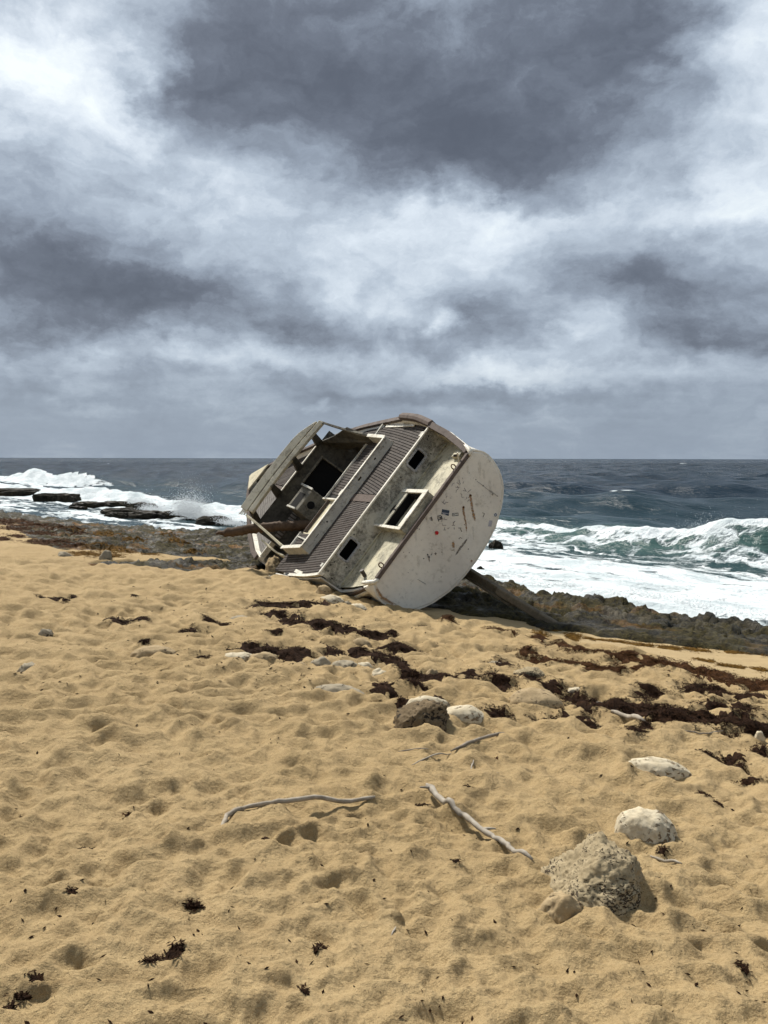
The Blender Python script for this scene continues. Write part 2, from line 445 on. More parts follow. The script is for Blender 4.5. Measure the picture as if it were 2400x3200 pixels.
# ================================================================== THE REEF SHELF
def mat_reef(name='reef_rock', dark=0.0):
    m, t, b = material(name)
    p = t.pos()
    n1 = t.noise(p, 0.8, 5, 0.6); n2 = t.noise(p, 3.5, 6, 0.72); n3 = t.noise(p, 14.0, 5, 0.7)
    c = t.ramp(n2, [(.36, (.003, .003, .002)), (.46, (.014, .012, .007)), (.54, (.038, .032, .018)), (.66, (.095, .080, .050))])
    alg = t.rng(t.math('ADD', n1, t.math('MULTIPLY', t.math('SUBTRACT', n3, .5), .35)), .42, .56)
    olive = t.mix(t.rng(n3, .35, .7), (.008, .0065, .002), (.072, .058, .014))
    c = t.mix(t.math('MULTIPLY', alg, .8 - dark), c, olive)
    och = t.rng(t.noise(t.vmath('ADD', p, (31, 7, 2)), 0.55, 4, 0.6), .57, .66)
    c = t.mix(t.math('MULTIPLY', t.math('MULTIPLY', och, t.attr('weed')), .85), c, t.mix(t.rng(n3, .3, .7), (.060, .022, .006), (.20, .105, .020)))
    t.put(b.inputs['Base Color'], t.mix(dark, c, (.018, .015, .012)))
    t.put(b.inputs['Roughness'], t.rng(t.noise(p, 1.6, 4, .6), .40, .52, .50, .9))
    b.inputs['Specular IOR Level'].default_value = 0.18
    h = t.math('ADD', n3, t.math('MULTIPLY', t.noise(p, 45, 4, .7), .4))
    t.put(b.inputs['Normal'], t.bump(h, 1.0, 0.07))
    return m
M_REEF = mat_reef()

def reef_h(X, Y):
    s, t = st(X, Y)
    sb = np.interp(t, SB_T, SB_S); sw = np.interp(t, SW_T, SW_S)
    sb = sb + 0.35 * fbm(X * .9, Y * .9, 3, 101); sw = sw + 0.7 * fbm(X * .6, Y * .6, 3, 111)
    lin = 1.6 - 0.095 * s
    w = s - sb
    top = np.maximum(lin - 0.02, 0.22 - .07 * sstep(14 - t, 0, 6)) + 0.05 * sstep(w, 0, 2)
    top = top - 0.6 * sstep(-w, 0, 0.9)
    lump = 0.045 * fbm(X * .8, Y * .8, 3, 121, .6) + 0.04 * fbm(X * 3.0, Y * 3.0, 3, 131, .65) + 0.030 * fbm(X * 9, Y * 9, 2, 141, .6)
    blk = pnoise(X * 1.6, Y * 1.6, 151); lump += 0.085 * (sstep(blk, .05, .14) - .45)
    lump -= 0.16 * sstep(ridged(X * 1.3, Y * 1.3, 2, 161), 1.36, 1.52)
    blk2 = pnoise(X * 4.2, Y * 4.2, 155); lump += 0.05 * (sstep(blk2, .0, .1) - .4)
    z = top + lump * (0.25 + 0.75 * sstep(w, -.2, 1.6))
    z = z + 0.0 * np.exp(-((s - sw + .7) / .6) ** 2)           # raised black lip at the water
    z = z - 1.6 * sstep(s - sw, -0.3, 1.6) - 0.6 * sstep(s - sw, 2, 8)
    return z, s, t
def build_reef():
    rr = np.concatenate([np.geomspace(8.5, 34, 300)[:-1], np.geomspace(34, 110, 110)])
    th = np.radians(np.concatenate([np.linspace(-62, -36, 30)[:-1], np.linspace(-36, 36, 520)[:-1], np.linspace(36, 62, 30)]))
    R, T = np.meshgrid(rr, th, indexing='ij'); X = R * np.sin(T); Y = R * np.cos(T)
    Z, s, t = reef_h(X, Y)
    weed = np.where(t > 14, 1.0, 0.7)
    V = np.stack([X, Y, Z], -1).reshape(-1, 3)
    o = big_mesh('reef_shelf', V, gridquads(len(rr), len(th)), M_REEF, True, {'weed': weed})
    tag(o, 'dark weed-covered rock shelf between sand and surf', 'reef', kind='structure')
build_reef()
def reef_z(x, y): return reef_h(np.array(x), np.array(y))[0]

# ================================================================== THE SEA
def mat_sea():
    m, t, b = material('sea')
    p = t.pos()
    foam = t.attr('foam'); green = t.attr('green')
    # water body
    st_ = t.n.new('ShaderNodeMapping'); st_.inputs['Rotation'].default_value = (0, 0, RAD(-41.7))
    t.put(st_.inputs['Vector'], p)
    ps = t.vmath('MULTIPLY', st_.outputs[0], (1.0, .35, 1.0))
    c = t.mix(t.noise(p, 0.02, 3), (.006, .014, .025), (.009, .022, .033))
    c = t.mix(t.attr('near'), c, (.016, .036, .043))
    c = t.mix(green, c, (.038, .076, .072))
    # lacy foam
    wp = t.vmath('ADD', t.vmath('MULTIPLY', st_.outputs[0], (1.0, .42, .4)), t.scale(t.vmath('SUBTRACT', t.noise(p, 0.9, 4, .6, 0, 'Color'), (.5, .5, .5)), 1.6))
    wp = t.vmath('MULTIPLY', wp, (1.0, 1.0, 0.4))
    e1 = t.voro(wp, 0.9, 'DISTANCE_TO_EDGE'); e2 = t.voro(wp, 2.6, 'DISTANCE_TO_EDGE')
    lace = t.math('SUBTRACT', 1.0, t.math('ADD', t.math('MULTIPLY', t.rng(e1, 0, .32), .65), t.math('MULTIPLY', t.rng(e2, 0, .35), .35)))
    nf = t.noise(t.vmath('MULTIPLY', st_.outputs[0], (1.0, .35, .4)), 2.2, 6, .65)
    k = t.math('ADD', t.math('MULTIPLY', lace, .55), t.math('MULTIPLY', nf, .65))
    thr = t.math('SUBTRACT', 1.15, foam)
    mask = t.rng(t.math('SUBTRACT', k, thr), -.10, .16, 0, 1, 'SMOOTHSTEP')
    fcol = t.mix(t.rng(t.noise(t.vmath('MULTIPLY', st_.outputs[0], (1, .3, .3)), 1.7, 6, .62), .34, .62), (.42, .48, .50), (.70, .74, .75))
    t.put(b.inputs['Base Color'], t.mix(mask, c, fcol))
    t.put(b.inputs['Roughness'], t.rng(mask, 0, 1, .22, .8))
    t.put(b.inputs['Specular IOR Level'], t.rng(mask, 0, 1, .07, .1))
    b.inputs['IOR'].default_value = 1.33
    far = t.attr('far')
    rp = t.math('ADD', t.noise(ps, 2.6, 5, .6), t.math('MULTIPLY', t.noise(ps, .55, 4, .6), 1.6))
    hb = t.math('ADD', t.math('MULTIPLY', rp, t.rng(mask, 0, 1, 1, .1)), t.math('MULTIPLY', t.math('MULTIPLY', t.noise(p, 5.0, 6, .7), mask), .9))
    t.put(b.inputs['Normal'], t.bump(hb, .9, t.rng(far, 0, 1, .16, 1.2)))
    return m
def crest_h(t):
    """height of the breaker line along the shore"""
    h = np.interp(t, [-30, 2, 9, 12.3, 14.5, 17.7, 20.5, 24, 28, 34, 44, 52, 58, 64, 70, 80, 95, 130, 300],
                     [.4, .5, 1.0, 1.25, .50, .62, .42, .35, .35, .4, .45, .55, .75, 1.0, .7, .5, .8, .6, .6])
    return h
def sea_fields(X, Y, R):
    s, t = st(X, Y)
    sw = np.interp(t, SW_T, SW_S)
    right = 1 - sstep(t, 25, 31)
    Z = np.zeros_like(X)
    # wind sea and swell running to the shore
    g = np.random.default_rng(17)
    for k in range(44):
        lam = 3.0 * (34 / 3.0) ** g.random()
        a = math.atan2(NS[1], NS[0]) + g.normal(0, .55)
        kx, ky = math.cos(a) * 2 * math.pi / lam, math.sin(a) * 2 * math.pi / lam
        amp = 0.0085 * lam ** .85
        res = np.clip((lam * 95 - R) / (lam * 50), 0, 1)
        ph = kx * X + ky * Y + g.uniform(0, 7)
        Z += amp * res * (np.sin(ph) + .25 * np.cos(2 * ph))
    shore = sstep(s, 21, 34)
    ws = Z.copy()
    Z = Z * (0.25 + 0.75 * shore)
    # breaker line
    sc = 26.4 + 0.9 * pnoise(t * .09, t * 0 + 2, 5) + .25 * pnoise(t * .5, t * 0, 6)
    H = crest_h(t) * (1 + .12 * pnoise(t * .8, t * 0, 9))
    ds = s - sc
    prof = np.where(ds < 0, np.exp(-np.abs(ds / 1.15) ** 1.7), np.exp(-(ds / 3.6) ** 2))
    Z += H * prof
    # a second, farther breaker on the left
    sc2 = 33.5 + 1.2 * pnoise(t * .06, t * 0 + 5, 15); ds2 = s - sc2
    H2 = np.interp(t, [60, 72, 84, 100, 130, 170], [0, .2, 1.1, 1.6, .8, .4])
    prof2 = np.where(ds2 < 0, np.exp(-np.abs(ds2 / 1.3) ** 1.7), np.exp(-(ds2 / 4) ** 2))
    Z += H2 * prof2
    # foam cover
    nz = fbm(X * .22, Y * .22, 4, 201); nz2 = fbm(s * .8, t * .16, 4, 211)
    near_r = (0.80 + .20 * nz2 + .10 * nz) * (1 - sstep(s + 1.2 * nz, 21.2, 23.2))
    lace_r = (0.47 + .16 * nz2) * (1 - sstep(s, 26.2, 27.0))
    crest = .92 * np.exp(-((ds + .1) / .26) ** 2) + .45 * np.exp(-((ds + .9) / .8) ** 2) * (1 + .9 * nz2)
    back = .28 * np.exp(-np.clip(ds, 0, 99) / 2.6) * (ds > 0)
    Fr = np.maximum.reduce([near_r, lace_r, crest * .85, back])
    calm = 0.40 + .20 * nz2
    Fl = np.where(ds < .6, np.interp(s - sc, [-12, -6.2, -4.4, -3.6, -.6, .3, .6], [0, 0, .0, 1.0, .9, .8, .3]) , 0)
    Fl = np.maximum(Fl, calm * (ds < -3)) ; Fl = np.maximum(Fl, back * 1.3)
    Fl = np.maximum(Fl, .9 * np.exp(-((s - sw - 3.2 - 1.5 * nz) / .9) ** 2) * (nz2 > -.1))
    Fl = Fl + .25 * nz * (ds < 0.4)
    F = Fr * right + Fl * (1 - right)
    F = np.maximum(F, H2 / 1.6 * np.where(ds2 < .5, np.exp(-np.abs(ds2 / 5.0) ** 2), 0) * 1.1)
    # whitecaps out to sea
    wc = ws - 1.2 + .30 * fbm(X * .05, Y * .05, 3, 221)
    F = np.where(s > 34, np.maximum(F, np.clip(.45 + 1.2 * wc, 0, .95) * (wc > 0)), F)
    cap = fbm(s * .25 , t * .05, 3, 231) - 1.02 - .0001 * R
    F = np.where((R > 140) & (s > 36), np.maximum(F, np.clip(.55 + 2.5 * cap, 0, .98) * (cap > 0)), F)
    F = np.clip(F, 0, 1.1)
    turb = F * np.clip((110 - R) / 60, 0, 1)
    churn = 0.13 * fbm(s * 1.0, t * .55, 3, 241, .5) + .018 * fbm(X * 3.5, Y * 3.5, 2, 251, .5)
    Z += turb * churn * (0.75 + 0.35 * (1 - right) + 0.8 * np.exp(-((ds + .4) / 1.2) ** 2))
    # wash running up to the rock lip
    Z += 0.14 * np.exp(-((s - sw - .6) / 1.2) ** 2) * right
    green = np.exp(-((ds + .75) / .8) ** 2) * right * .9 + .25 * right * (s < 27) * (s > 22)
    near = np.clip(1 - (s - 20) / 45, 0, 1)
    far = np.clip((R - 40) / 500, 0, 1)
    return Z, F, np.clip(green, 0, 1), near, far
def build_sea():
    rr = np.concatenate([np.linspace(13, 36, 200)[:-1], np.geomspace(36, 90, 150)[:-1], np.geomspace(90, 600, 130)[:-1], np.geomspace(600, 40000, 40)])
    th = np.radians(np.concatenate([np.linspace(-120, -36, 60)[:-1], np.linspace(-36, 36, 560)[:-1], np.linspace(36, 75, 50)]))
    R, T = np.meshgrid(rr, th, indexing='ij'); X = R * np.sin(T); Y = R * np.cos(T)
    Z, F, G, Nn, Fa = sea_fields(X, Y, R)
    V = np.stack([X, Y, Z], -1).reshape(-1, 3)
    o = big_mesh('sea', V, gridquads(len(rr), len(th)), mat_sea(), True, {'foam': F, 'green': G, 'near': Nn, 'far': Fa})
    tag(o, 'rough grey-green sea with white surf', 'sea', kind='structure')
build_sea()

# ================================================================== THE WRECKED BOAT
# boat frame: x forward, y to starboard, z up from the middle of the transom rail
BH = np.array([-0.36042549, 0.93254856, -0.02113405])
BR = np.array([0.58455718, 0.24346855, 0.77396122])
BU = np.array([-0.7269019, -0.2666013, 0.63288023])
BO = np.array([0.67108695, 14.16651844, 2.22359431])
BOAT = bpy.data.objects.new('sailboat', None)
COL.objects.link(BOAT)
BOAT.empty_display_size = 0.5
BOAT.matrix_world = Matrix(((BH[0], -BR[0], BU[0], BO[0]), (BH[1], -BR[1], BU[1], BO[1]), (BH[2], -BR[2], BU[2], BO[2]), (0, 0, 0, 1)))
tag(BOAT, 'wrecked white sailboat lying heeled over on the beach, its flat stern towards us', 'sailboat')
def b2w(x, y, z): return Vector(BO + BH * x + BR * y + BU * z)
def bpx(px, py, ax, val):
    d = pray(px, py); n = {'x': BH, 'y': BR, 'z': BU}[ax]
    k = ((BO - CE) @ n + val) / (d @ n); P = CE + d * k - BO
    return float(P @ BH), float(P @ BR), float(P @ BU)
def bmesh_(name, V, F, mat, parent=BOAT, smooth=False, bevel=0.0):
    """a part given in boat coordinates (starboard y turned to Blender's left-handed port y)"""
    V = [(a, -b, c) for a, b, c in V]
    F = [tuple(reversed(f)) for f in F]
    o = mesh(name, V, F, mat, parent, smooth)
    if bevel:
        md = o.modifiers.new('bevel', 'BEVEL'); md.width = bevel; md.segments = 2; md.limit_method = 'ANGLE'; md.angle_limit = RAD(40)
    return o
class MB:
    def __init__(s): s.v = []; s.f = []
    def add(s, V, F):
        n = len(s.v); s.v += [tuple(q) for q in V]; s.f += [tuple(i + n for i in f) for f in F]; return s
    def hexa(s, c):   # 8 corners: bottom 4, top 4
        return s.add(c, [(0, 3, 2, 1), (4, 5, 6, 7), (0, 1, 5, 4), (1, 2, 6, 5), (2, 3, 7, 6), (3, 0, 4, 7)])
    def box(s, x0, x1, y0, y1, z0, z1):
        return s.hexa([(x0, y0, z0), (x1, y0, z0), (x1, y1, z0), (x0, y1, z0), (x0, y0, z1), (x1, y0, z1), (x1, y1, z1), (x0, y1, z1)])
    def beam(s, p, q, w, h, side=(0, 1, 0)):
        p, q = Vector(p), Vector(q); d = (q - p).normalized(); sd = Vector(side); sd = (sd - d * sd.dot(d)).normalized(); up = d.cross(sd)
        c = [e + sd * a * w / 2 + up * b * h / 2 for e in (p, q) for a, b in ((-1, -1), (1, -1), (1, 1), (-1, 1))]
        return s.add(c, [(3, 2, 1, 0), (4, 5, 6, 7), (0, 1, 5, 4), (1, 2, 6, 5), (2, 3, 7, 6), (3, 0, 4, 7)])
    def sweep(s, pts, prof, close=True):
        """prof(i) -> list of points of the section at pts[i]"""
        n = None
        for i in range(len(pts)):
            sec = prof(i); n = len(sec)
            b = len(s.v); s.v += [tuple(q) for q in sec]
            if i:
                for k in range(n if close else n - 1):
                    s.f.append((b - n + k, b - n + (k + 1) % n, b + (k + 1) % n, b + k))
        if close:
            e = len(s.v); m = e - n * len(pts)
            s.f.append(tuple(range(m + n - 1, m - 1, -1))); s.f.append(tuple(range(e - n, e)))
        return s
    def tube(s, pts, rad, n=8):
        P = [Vector(q) for q in pts]
        def prof(i):
            d = (P[min(i + 1, len(P) - 1)] - P[max(i - 1, 0)]).normalized()
            a = d.cross(Vector((0, 0, 1)) if abs(d.z) < .9 else Vector((1, 0, 0))).normalized(); b = d.cross(a)
            r = rad(i / (len(P) - 1)) if callable(rad) else rad
            return [P[i] + (a * math.cos(2 * math.pi * k / n) + b * math.sin(2 * math.pi * k / n)) * r for k in range(n)]
        return s.sweep(P, prof)
    def build(s, name, mat, parent=BOAT, smooth=False, bevel=0.0): return bmesh_(name, s.v, s.f, mat, parent, smooth, bevel)

# ---------------------------------------------------------------- boat materials
def mat_paint(name, base, base2, grime, amount, rust=0.0, streak=False, rough=.55, scale=1.0, dark2=None):
    """old gelcoat or paint: base colour, lichen and grime with ragged edges, pin-holes"""
    m, t, b = material(name)
    p = t.obj()
    n0 = t.noise(p, 1.3 * scale, 3, .5); n1 = t.noise(p, 3.2 * scale, 7, .68, .6); n2 = t.noise(p, 17 * scale, 6, .7); n3 = t.noise(p, 60, 3, .6)
    c = t.mix(t.rng(n0, .35, .65), base, base2)
    c = t.mix(t.rng(n2, .48, .75, 0, .35), c, tuple(k * .62 for k in base2))
    g = t.math('ADD', n1, t.math('MULTIPLY', t.math('SUBTRACT', n2, .5), .45))
    gm = t.rng(g, .74 - amount, .96 - amount)
    gm = t.math('MULTIPLY', gm, t.rng(n3, .25, .6, .55, 1))
    gc = t.mix(t.rng(n2, .35, .65), grime, tuple(k * .45 for k in grime))
    c = t.mix(gm, c, gc)
    worm = t.noise(t.vmath('ADD', p, t.scale(t.noise(p, 9, 2, .5, 0, 'Color'), .12)), 26, 2, .4)
    wl = t.math('MULTIPLY', t.rng(t.math('ABSOLUTE', t.math('SUBTRACT', worm, .5)), .0, .025, 1, 0), t.math('MULTIPLY', gm, .55))
    c = t.mix(wl, c, base)
    if rust > 0:
        rp = t.vmath('MULTIPLY', p, (1, 1, .25))
        rm = t.math('MULTIPLY', t.rng(t.noise(rp, 6, 5, .7), .66 - .1 * rust, .76, 0, 1), rust)
        c = t.mix(rm, c, (.20, .085, .025))
    pin = t.math('MULTIPLY', t.rng(t.voro(p, 26), .09, .13, 1, 0), t.rng(t.noise(p, 5, 2), .55, .6))
    c = t.mix(pin, c, (.03, .025, .02))
    t.put(b.inputs['Base Color'], c)
    t.put(b.inputs['Roughness'], t.rng(gm, 0, 1, rough, .9))
    b.inputs['Specular IOR Level'].default_value = .3
    t.put(b.inputs['Normal'], t.bump(t.math('ADD', t.math('MULTIPLY', gm, .5), n2), .4, .006))
    return m
def mat_wood(name, c1, c2, axis=(1, 9, 9), rough=.85, grey=(.2, .185, .165)):
    m, t, b = material(name)
    p = t.obj(); r = t.rand()
    off = t.comb(t.math('MULTIPLY', r, 37), t.math('MULTIPLY', r, 11), t.math('MULTIPLY', r, 23))
    q = t.vmath('MULTIPLY', t.vmath('ADD', p, off), axis)
    g = t.noise(q, 6, 6, .65, .4)
    c = t.mix(t.rng(g, .3, .7), c1, c2)
    c = t.mix(t.rng(r, 0, 1, 0, .55), c, grey)
    bl = t.noise(p, 5, 5, .65)
    c = t.mix(t.rng(bl, .5, .72, 0, .7), c, tuple(k * .4 for k in c1))
    dots = t.math('MULTIPLY', t.rng(t.voro(p, 11), .05, .07, 1, 0), .6)
    c = t.mix(dots, c, (.012, .01, .009))
    t.put(b.inputs['Base Color'], c)
    b.inputs['Roughness'].default_value = rough; b.inputs['Specular IOR Level'].default_value = .2
    t.put(b.inputs['Normal'], t.bump(g, .5, .006))
    return m
def mat_plain(name, col, rough=.8, var=.3, scale=20):
    m, t, b = material(name)
    n = t.noise(t.obj(), scale, 4, .6)
    t.put(b.inputs['Base Color'], t.mix(t.rng(n, .3, .7), tuple(k * (1 - var) for k in col), tuple(min(1, k * (1 + var)) for k in col)))
    b.inputs['Roughness'].default_value = rough; b.inputs['Specular IOR Level'].default_value = .25
    return m
M_HULL = mat_paint('hull_gelcoat', (.66, .62, .53), (.60, .57, .50), (.20, .18, .13), .12, .4)
M_TRANSOM = mat_paint('transom_gelcoat', (.61, .58, .505), (.53, .495, .43), (.30, .26, .19), .15, .25, scale=.8)
M_WALL = mat_paint('bulkhead_paint', (.52, .50, .42), (.42, .405, .345), (.145, .138, .115), .37, .35)
M_WELL = mat_paint('well_gelcoat', (.47, .43, .30), (.37, .34, .245), (.165, .155, .12), .30, .3)
M_BOX = mat_paint('hatch_gelcoat', (.44, .41, .31), (.36, .34, .26), (.15, .14, .11), .29, .3)
M_TRIM = mat_paint('white_trim', (.70, .67, .58), (.56, .53, .44), (.19, .165, .12), .24, .3, scale=2)
M_COAM = mat_paint('coaming_paint', (.50, .485, .42), (.41, .395, .345), (.12, .11, .09), .23, .25, scale=2)
M_BEAM = mat_paint('windshield_paint', (.50, .47, .37), (.42, .39, .30), (.15, .13, .095), .24, .25, scale=1.6)
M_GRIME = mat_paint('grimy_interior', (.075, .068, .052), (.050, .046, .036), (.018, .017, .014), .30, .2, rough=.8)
M_GRIME2 = mat_paint('grimy_cabinet', (.15, .138, .105), (.11, .10, .078), (.028, .026, .022), .30, .2, rough=.8)
M_BENCH = mat_paint('bench_paint', (.50, .45, .31), (.42, .37, .25), (.16, .14, .10), .22, .3)
M_TEAK = mat_wood('weathered_teak', (.038, .030, .025), (.068, .055, .046), (1.2, 12, 12), grey=(.085, .076, .068))
M_TEAKP = mat_wood('pale_teak', (.10, .09, .08), (.20, .185, .165), (1.2, 12, 12), grey=(.19, .175, .16))
M_CAP = mat_wood('rail_cap_wood', (.060, .042, .033), (.115, .088, .072), (1.5, 8, 8), grey=(.13, .11, .098))
M_CAULK = mat_plain('black_caulking', (.012, .011, .010), .9)
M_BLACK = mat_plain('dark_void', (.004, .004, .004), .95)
M_FRAME = mat_paint('window_frame_metal', (.36, .36, .36), (.29, .29, .29), (.09, .085, .075), .2, .2, scale=3)
M_BOLT = mat_plain('bolt_metal', (.05, .042, .035), .6)
M_RUST = mat_plain('rusty_iron', (.10, .048, .02), .85, .5, 40)

# ---------------------------------------------------------------- hull lines
KX = [0, .2, .8, 1.36, 2, 3, 4.2, 5.5, 6.5, 7.5, 8.5, 9.3, 10]
KB = [1.42, 1.50, 1.68, 1.78, 1.91, 2.03, 2.08, 2.03, 1.86, 1.50, 1.01, .56, .02]
KZ = [0, .05, .25, .45, .48, .48, .42, .43, .49, .61, .77, .93, 1.06]
def halfb(x): return float(np.interp(x, KX, KB))
def sheer(x): return float(np.interp(x, KX, KZ))
TR_Y = np.array([1.42, 1.50, 1.57, 1.585, 1.56, 1.50, 1.36, 1.10, .72, .35, 0])
TR_Z = np.array([0, -.10, -.22, -.35, -.50, -.68, -.88, -1.06, -1.21, -1.27, -1.29])
def section(x, n=22):
    """half section of the hull, sheer to keel"""
    q = np.linspace(0, 1, n); qa = np.linspace(0, 1, len(TR_Y))
    ty = np.interp(q, qa, TR_Y); tz = np.interp(q, qa, TR_Z) / -1.29
    b, zs = halfb(x), sheer(x)
    kz = -1.29 - .14 * math.sin(min(x / 6, 1) * math.pi) + (max(x - 5.5, 0) / 4.5) ** 2.2 * 2.3
    kz = min(kz, zs - .05)
    w = min(1, (x / 10)) ** 1.6
    by = (1 - q) ** .85
    tn = ty / 1.42; k = 1 - min(x / .45, 1) * 1.25
    tn = np.where(tn > 1, 1 + (tn - 1) * k, tn)
    yy = tn * (1 - w) + by * w
    yy = yy * b if x < 9.9 else yy * b
    zz = zs + (kz - zs) * (tz * (1 - w) + q * w)
    return list(zip(yy, zz))
def port_sheer(x):
    """the low side has lost its bulwark beside the well, the after deck and the cockpit"""
    return float(np.interp(x, [0, 1.38, 1.42, 4.2, 4.5, 5.3, 5.95, 6.0], [-.03, -.10, .36, .36, -.05, -.1, .1, 2]))
XS = [0, .1, .2, .35, .5, .65, .8, 1.0, 1.2, 1.36, 1.43] + list(np.linspace(1.6, 10, 34))
def make_hull():
    b = MB(); n = 22
    for i, x in enumerate(XS):
        sc = section(x, n)
        rake = 0.0
        ring = [(x + 0, y, z) for y, z in sc] + [(x, -y, min(z, port_sheer(x))) for y, z in reversed(sc[:-1])]
        m = len(ring); k0 = len(b.v); b.v += ring
        if i:
            for k in range(m - 1): b.f.append((k0 - m + k, k0 - m + k + 1, k0 + k + 1, k0 + k))
    o = b.build('hull', M_HULL, BOAT, True)
    md = o.modifiers.new('skin', 'SOLIDIFY'); md.thickness = .03; md.offset = -1
    return o
HULL = make_hull()
# transom: flat plate with softened rim
def make_transom():
    q = np.linspace(0, 1, 40); qa = np.linspace(0, 1, len(TR_Y))
    hy, hz = np.interp(q, qa, TR_Y), np.interp(q, qa, TR_Z)
    ring = [(y, z) for y, z in zip(hy, hz)] + [(-y, z) for y, z in reversed(list(zip(hy, hz))[:-1])]
    c = np.array([0, -.55]); b = MB()
    lay = [(0.06, 1.0), (0.0, 1.0), (-.012, .994), (-.02, .98)]
    n = len(ring)
    for x, k in lay: b.v += [(x, c[0] + (y - c[0]) * k, c[1] + (z - c[1]) * k) for y, z in ring]
    for L in range(len(lay) - 1):
        for k in range(n): b.f.append((L * n + k, L * n + (k + 1) % n, (L + 1) * n + (k + 1) % n, (L + 1) * n + k))
    b.f.append(tuple(range((len(lay) - 1) * n, len(lay) * n)))
    o = b.build('transom', M_TRANSOM)
    return o
TRANSOM = make_transom()
MB().box(-.045, .055, -1.35, 1.36, -.035, .035).build('transom_rail', M_CAP, bevel=.012)
# rounded white shoulders at the two quarters
for sgn in (1, -1):
    pts = [(-.03, sgn * 1.34, -.02), (-.01, sgn * 1.42, .0), (.10, sgn * 1.47, .03), (.25, sgn * 1.52, .07)]
    MB().tube(pts, lambda k: .030 + .018 * math.sin(k * 3), 8).build('quarter_shoulder', M_TRIM, smooth=True)
# well behind the stern
MB().add([(0.03, -1.42, -.03), (0.03, 1.42, -.03), (.8, 1.64, -.03), (1.36, 1.72, -.03), (1.36, -1.72, -.03), (.8, -1.64, -.03)], [(0, 1, 2, 3, 4, 5)]).build('well_floor', M_WELL)
for sgn in (1, -1):
    b = MB(); P = [(.04, 1.36), (.3, 1.48), (.8, 1.60), (1.36, 1.70)]
    b.sweep(P, lambda i: [(P[i][0], sgn * P[i][1], -.03), (P[i][0], sgn * (P[i][1] + .03), (sheer(P[i][0]) - .005) if sgn > 0 else -.02)], close=False)
    b.build('well_side', M_WELL)
    b = MB(); P2 = [.06, .3, .55, .8, 1.05, 1.34]
    sz = (lambda x: sheer(x)) if sgn > 0 else (lambda x: -.03 - .13 * x)
    b.sweep(P2, lambda i: [(P2[i], sgn * (halfb(P2[i]) + a), sz(P2[i]) + c) for a, c in ((-.10, -.02), (.035, -.03), (.035, .035), (-.10, .045))])
    b.build('stern_bulwark_cap', M_CAP, bevel=.008)
    b = MB(); b.sweep(P2, lambda i: [(P2[i], sgn * (halfb(P2[i]) + a), sz(P2[i]) + c) for a, c in ((.02, -.10), (.05, -.10), (.05, -.035), (.02, -.03))])
    b.build('stern_bulwark_strake', M_TRIM, bevel=.006)
    MB().tube([(.55, sgn * 1.60, -.32), (1.05, sgn * 1.71, -.24)], .022, 6).build('rub_strip', M_CAP)
# mooring rings at the rail
for y in (1.02, -1.12):
    ring = [(.03, y + .036 * math.cos(k * math.pi / 8), .070 + .05 * math.sin(k * math.pi / 8)) for k in range(-2, 11)]
    MB().tube(ring, .011, 6).build('mooring_ring', M_RUST, smooth=True)
MB().tube([(.16, 1.20, .0), (.05, 1.27, .16)], .014, 6).build('broken_stanchion', M_TRIM)
MB().tube([(.62, -1.36, -.02), (.60, -1.32, .10)], .038, 10).build('drain_pipe', M_BOLT)
MB().box(.20, .50, 1.28, 1.42, -.025, .05).build('chock_block', M_WELL, bevel=.01)
MB().tube([(.30, 1.30, .05), (.28, 1.26, .09)], .025, 8).build('chock_pipe', M_BOLT)

# ---------------------------------------------------------------- aft bulkhead with its two windows
BX = 1.36
def rrect(y0, y1, z0, z1, r=.04, n=4):
    P = []
    for cy, cz, a in ((y1 - r, z1 - r, 0), (y0 + r, z1 - r, 90), (y0 + r, z0 + r, 180), (y1 - r, z0 + r, 270)):
        for k in range(n + 1):
            an = RAD(a + 90 * k / n); P.append((cy + r * math.cos(an), cz + r * math.sin(an)))
    return P
WINS = [(-1.27, -.885, .165, .375), (.875, 1.24, .155, .365)]
def make_bulkhead():
    b = MB(); ys = [-1.75, -1.27, -.885, .875, 1.24, 1.75]
    def ztop(y): return .445
    for i in range(5):
        y0, y1 = ys[i], ys[i + 1]
        if i in (1, 3):
            w = WINS[0] if i == 1 else WINS[1]
            b.box(BX, BX + .03, y0, y1, -.05, w[2]); b.box(BX, BX + .03, y0, y1, w[3], .445)
        else: b.box(BX, BX + .03, y0, y1, -.05, .445)
    return b.build('aft_bulkhead', M_WALL)
BULK = make_bulkhead()
MB().box(BX - .02, BX + .05, -1.77, 1.77, .43, .465).build('bulkhead_trim', M_TRIM, bevel=.01)
for (y0, y1, z0, z1) in WINS:
    out = rrect(y0 - .035, y1 + .035, z0 - .035, z1 + .035, .06); inn = rrect(y0 + .004, y1 - .004, z0 + .004, z1 - .004, .03)
    n = len(out); b = MB()
    b.v = [(BX - .001, y, z) for y, z in out] + [(BX - .014, y, z) for y, z in out] + [(BX - .014, y, z) for y, z in inn] + [(BX + .04, y, z) for y, z in inn]
    for L in range(3):
        for k in range(n): b.f.append((L * n + k, L * n + (k + 1) % n, (L + 1) * n + (k + 1) % n, (L + 1) * n + k))
    w = b.build('window_frame', M_FRAME, BULK)
    b = MB(); cy, cz = (y0 + y1) / 2, (z0 + z1) / 2
    pts = [(y0 - .017 + (y1 - y0 + .034) * k / 4, zz) for k in range(5) for zz in (z0 - .017, z1 + .017)] + [(yy, cz) for yy in (y0 - .017, y1 + .017)]
    for y, z in pts: MB().tube([(BX - .012, y, z), (BX - .019, y, z)], .008, 6).build('bolt', M_BOLT, BULK)
b = MB()
